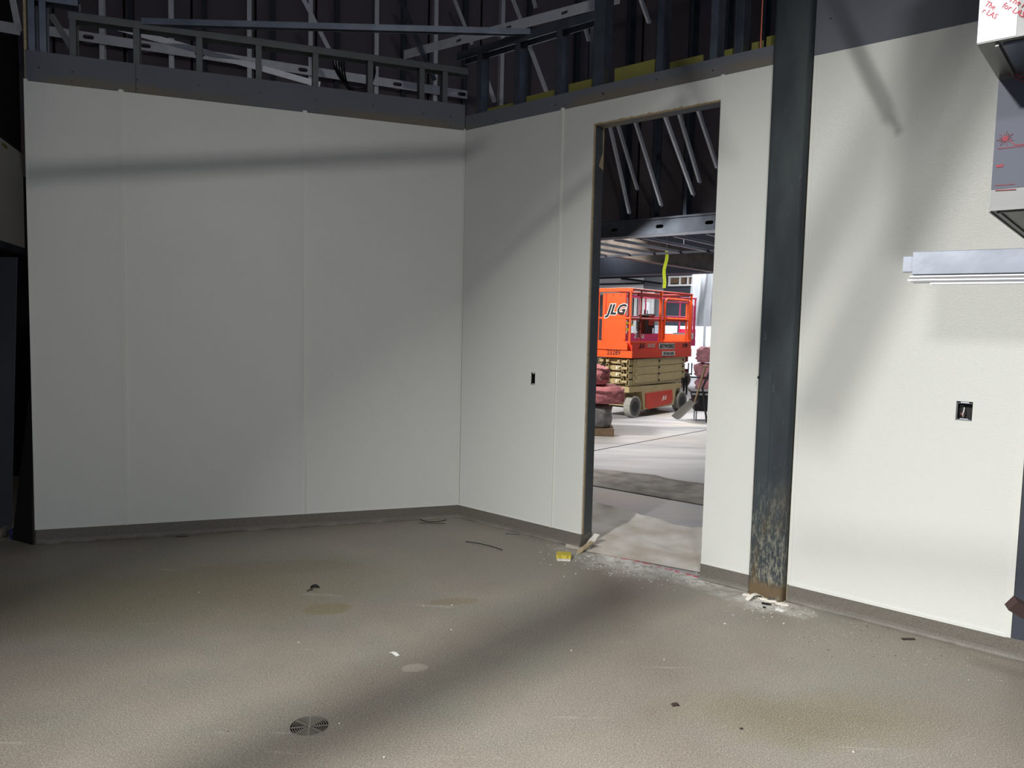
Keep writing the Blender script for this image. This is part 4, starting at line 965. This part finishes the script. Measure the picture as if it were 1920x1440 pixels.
for i in range(4):
    for j in range(4): a = i*5+j; Fc += [(a, a+1, a+6, a+5), (a+n_, a+5+n_, a+6+n_, a+1+n_)]
rim = [0, 1, 2, 3, 4, 9, 14, 19, 24, 23, 22, 21, 20, 15, 10, 5]
for k in range(16): a, b = rim[k], rim[(k+1) % 16]; Fc.append((a, a+n_, b+n_, b))
build('blade', pr.add([v+Vector((0, 0, .005)) for v in V], Fc), 'lift_tyre_side', sv, smooth=True)
build('handle', MB().tube([neck, top], .018, 8), 'wood', sv, smooth=True); build('grip', MB().tube([top-np.array([.05, 0, 0]), top+np.array([.05, 0, 0])], .016, 8), 'wood', sv)
tag(build('leaning_pole', MB().tube([BF.p(.22, -.09, .0), BF.p(.12, -.09, .60), BF.p(.42, -.06, 1.35)], .018, 6), 'black_rubber'), 'black bent pole standing against the bin', 'pole')

# yellow strap hanging
A, B = cO+ray(1250, 470)*12/ray(1250, 470)[1], cO+ray(1244, 540)*12/ray(1244, 540)[1]
pts = [A+(B-A)*i/8+np.array([.015*math.sin(i*1.1), 0, 0]) for i in range(9)]; mb = MB()
for a, b in zip(pts, pts[1:]): mb.bar(a, b, .05, .006, up=(0, 1, 0))
ys = tag(build('lifting_strap', mb, 'strap_yellow'), 'yellow lifting strap hanging from above in the hall', 'strap')
build('strap_loop', MB().tube([A+np.array([0, 0, 0]), np.array([A[0], A[1], 4.9])], .008, 6), 'galvanised', ys)

# hanging plastic sheeting
mb = MB(); V = []; Fc = []; nu, nv = 44, 26; xa = cO+ray(1303, 466)*23.2/ray(1303, 466)[1]; xb = cO+ray(1350, 466)*23.2/ray(1350, 466)[1]
for i in range(nu+1):
    for j in range(nv+1):
        u, v = i/nu, j/nv; P = xa+(xb-xa)*u*1.6; fold = .10*math.sin(17*u+2.5*v)+.05*math.sin(39*u-5*v)+.05*math.sin(9*v+6*u)
        V.append((P[0]-.10*math.sin(math.pi*v)*(1-u)+.03*math.sin(7*v), P[1]+fold*1.3+.5*v*u, 4.2-3.75*v))
for i in range(nu):
    for j in range(nv): a = i*(nv+1)+j; Fc.append((a, a+1, a+nv+2, a+nv+1))
tag(build('plastic_sheeting', mb.add(V, Fc), 'clear_sheeting', smooth=True), 'clear plastic sheeting hanging in folds at the right of the hall', 'sheeting')
struct(build('ceiling', MB().box(RF, -2.0, 4, 17.2, 17.6, 3.76, 4.0), 'deck'))

# ================================================================== ADDED SHADOW CASTERS (unseen pipes and strut, placed to throw the soft bands)
def between(L, P, t): return L+(np.array(P)-L)*t
def wpx(x, y, fr): return onwall(x, y, fr, 0)
a, b = between(K1, wpx(60, 325, LF), .62), between(K1, wpx(860, 287, LF), .62); d = (b-a)  # unseen pipe added to cast the band across the left wall
o = build('shadow_pipe', MB().tube([a-d*.35, b+d*.06], .036, 12), 'galvanised_dark', smooth=True); tag(o, 'added unseen shadow pipe above the frame, parallel to the left wall', 'pipe')
a, b = between(K2, onz(700, 1330), .28), between(K2, onz(1180, 1105), .28); d = (b-a)  # unseen duct added to cast the soft band on the floor
o = build('shadow_duct', MB().tube([a-d*.5, b+d*.12], .052, 16), 'galvanised', smooth=True); tag(o, 'added unseen round duct shading a band of the floor', 'shadow caster')
a, b = between(K2, wpx(1480, 560, RF), .38), between(K2, wpx(1740, 90, RF), .38); d = (b-a)  # first of two unseen bars added for the diagonal shadow bands
o = build('shadow_conduit', MB().tube([a-d*.3, b+d*.4], .032, 12), 'galvanised', smooth=True); tag(o, 'added unseen bar shading the right wall, the one nearer the doorway', 'pipe')
a, b = between(K2, wpx(1585, 660, RF), .38), between(K2, wpx(1845, 90, RF), .38); d = (b-a)  # second unseen bar added for the diagonal shadow bands
o = build('shadow_conduit', MB().tube([a-d*.3, b+d*.4], .032, 12), 'galvanised', smooth=True); tag(o, 'added unseen bar shading the right wall, the one nearer the hood', 'pipe')
a, b = between(K2, wpx(1668, 232, RF), .80), between(K2, wpx(1605, 95, RF), .80); d = (b-a)  # unseen strut added to cast the pronged shadow on the right wall
mb = MB().bar(a, b+d*3, .05, .004, up=(.65, .75, 0)).bar(a-d*.06+np.array([.055, 0, -.035]), b+d*3+np.array([.055, 0, 0]), .035, .02)
o = build('shadow_strut', mb, 'galvanised'); tag(o, 'added unseen strut shading the upper right wall', 'strut')
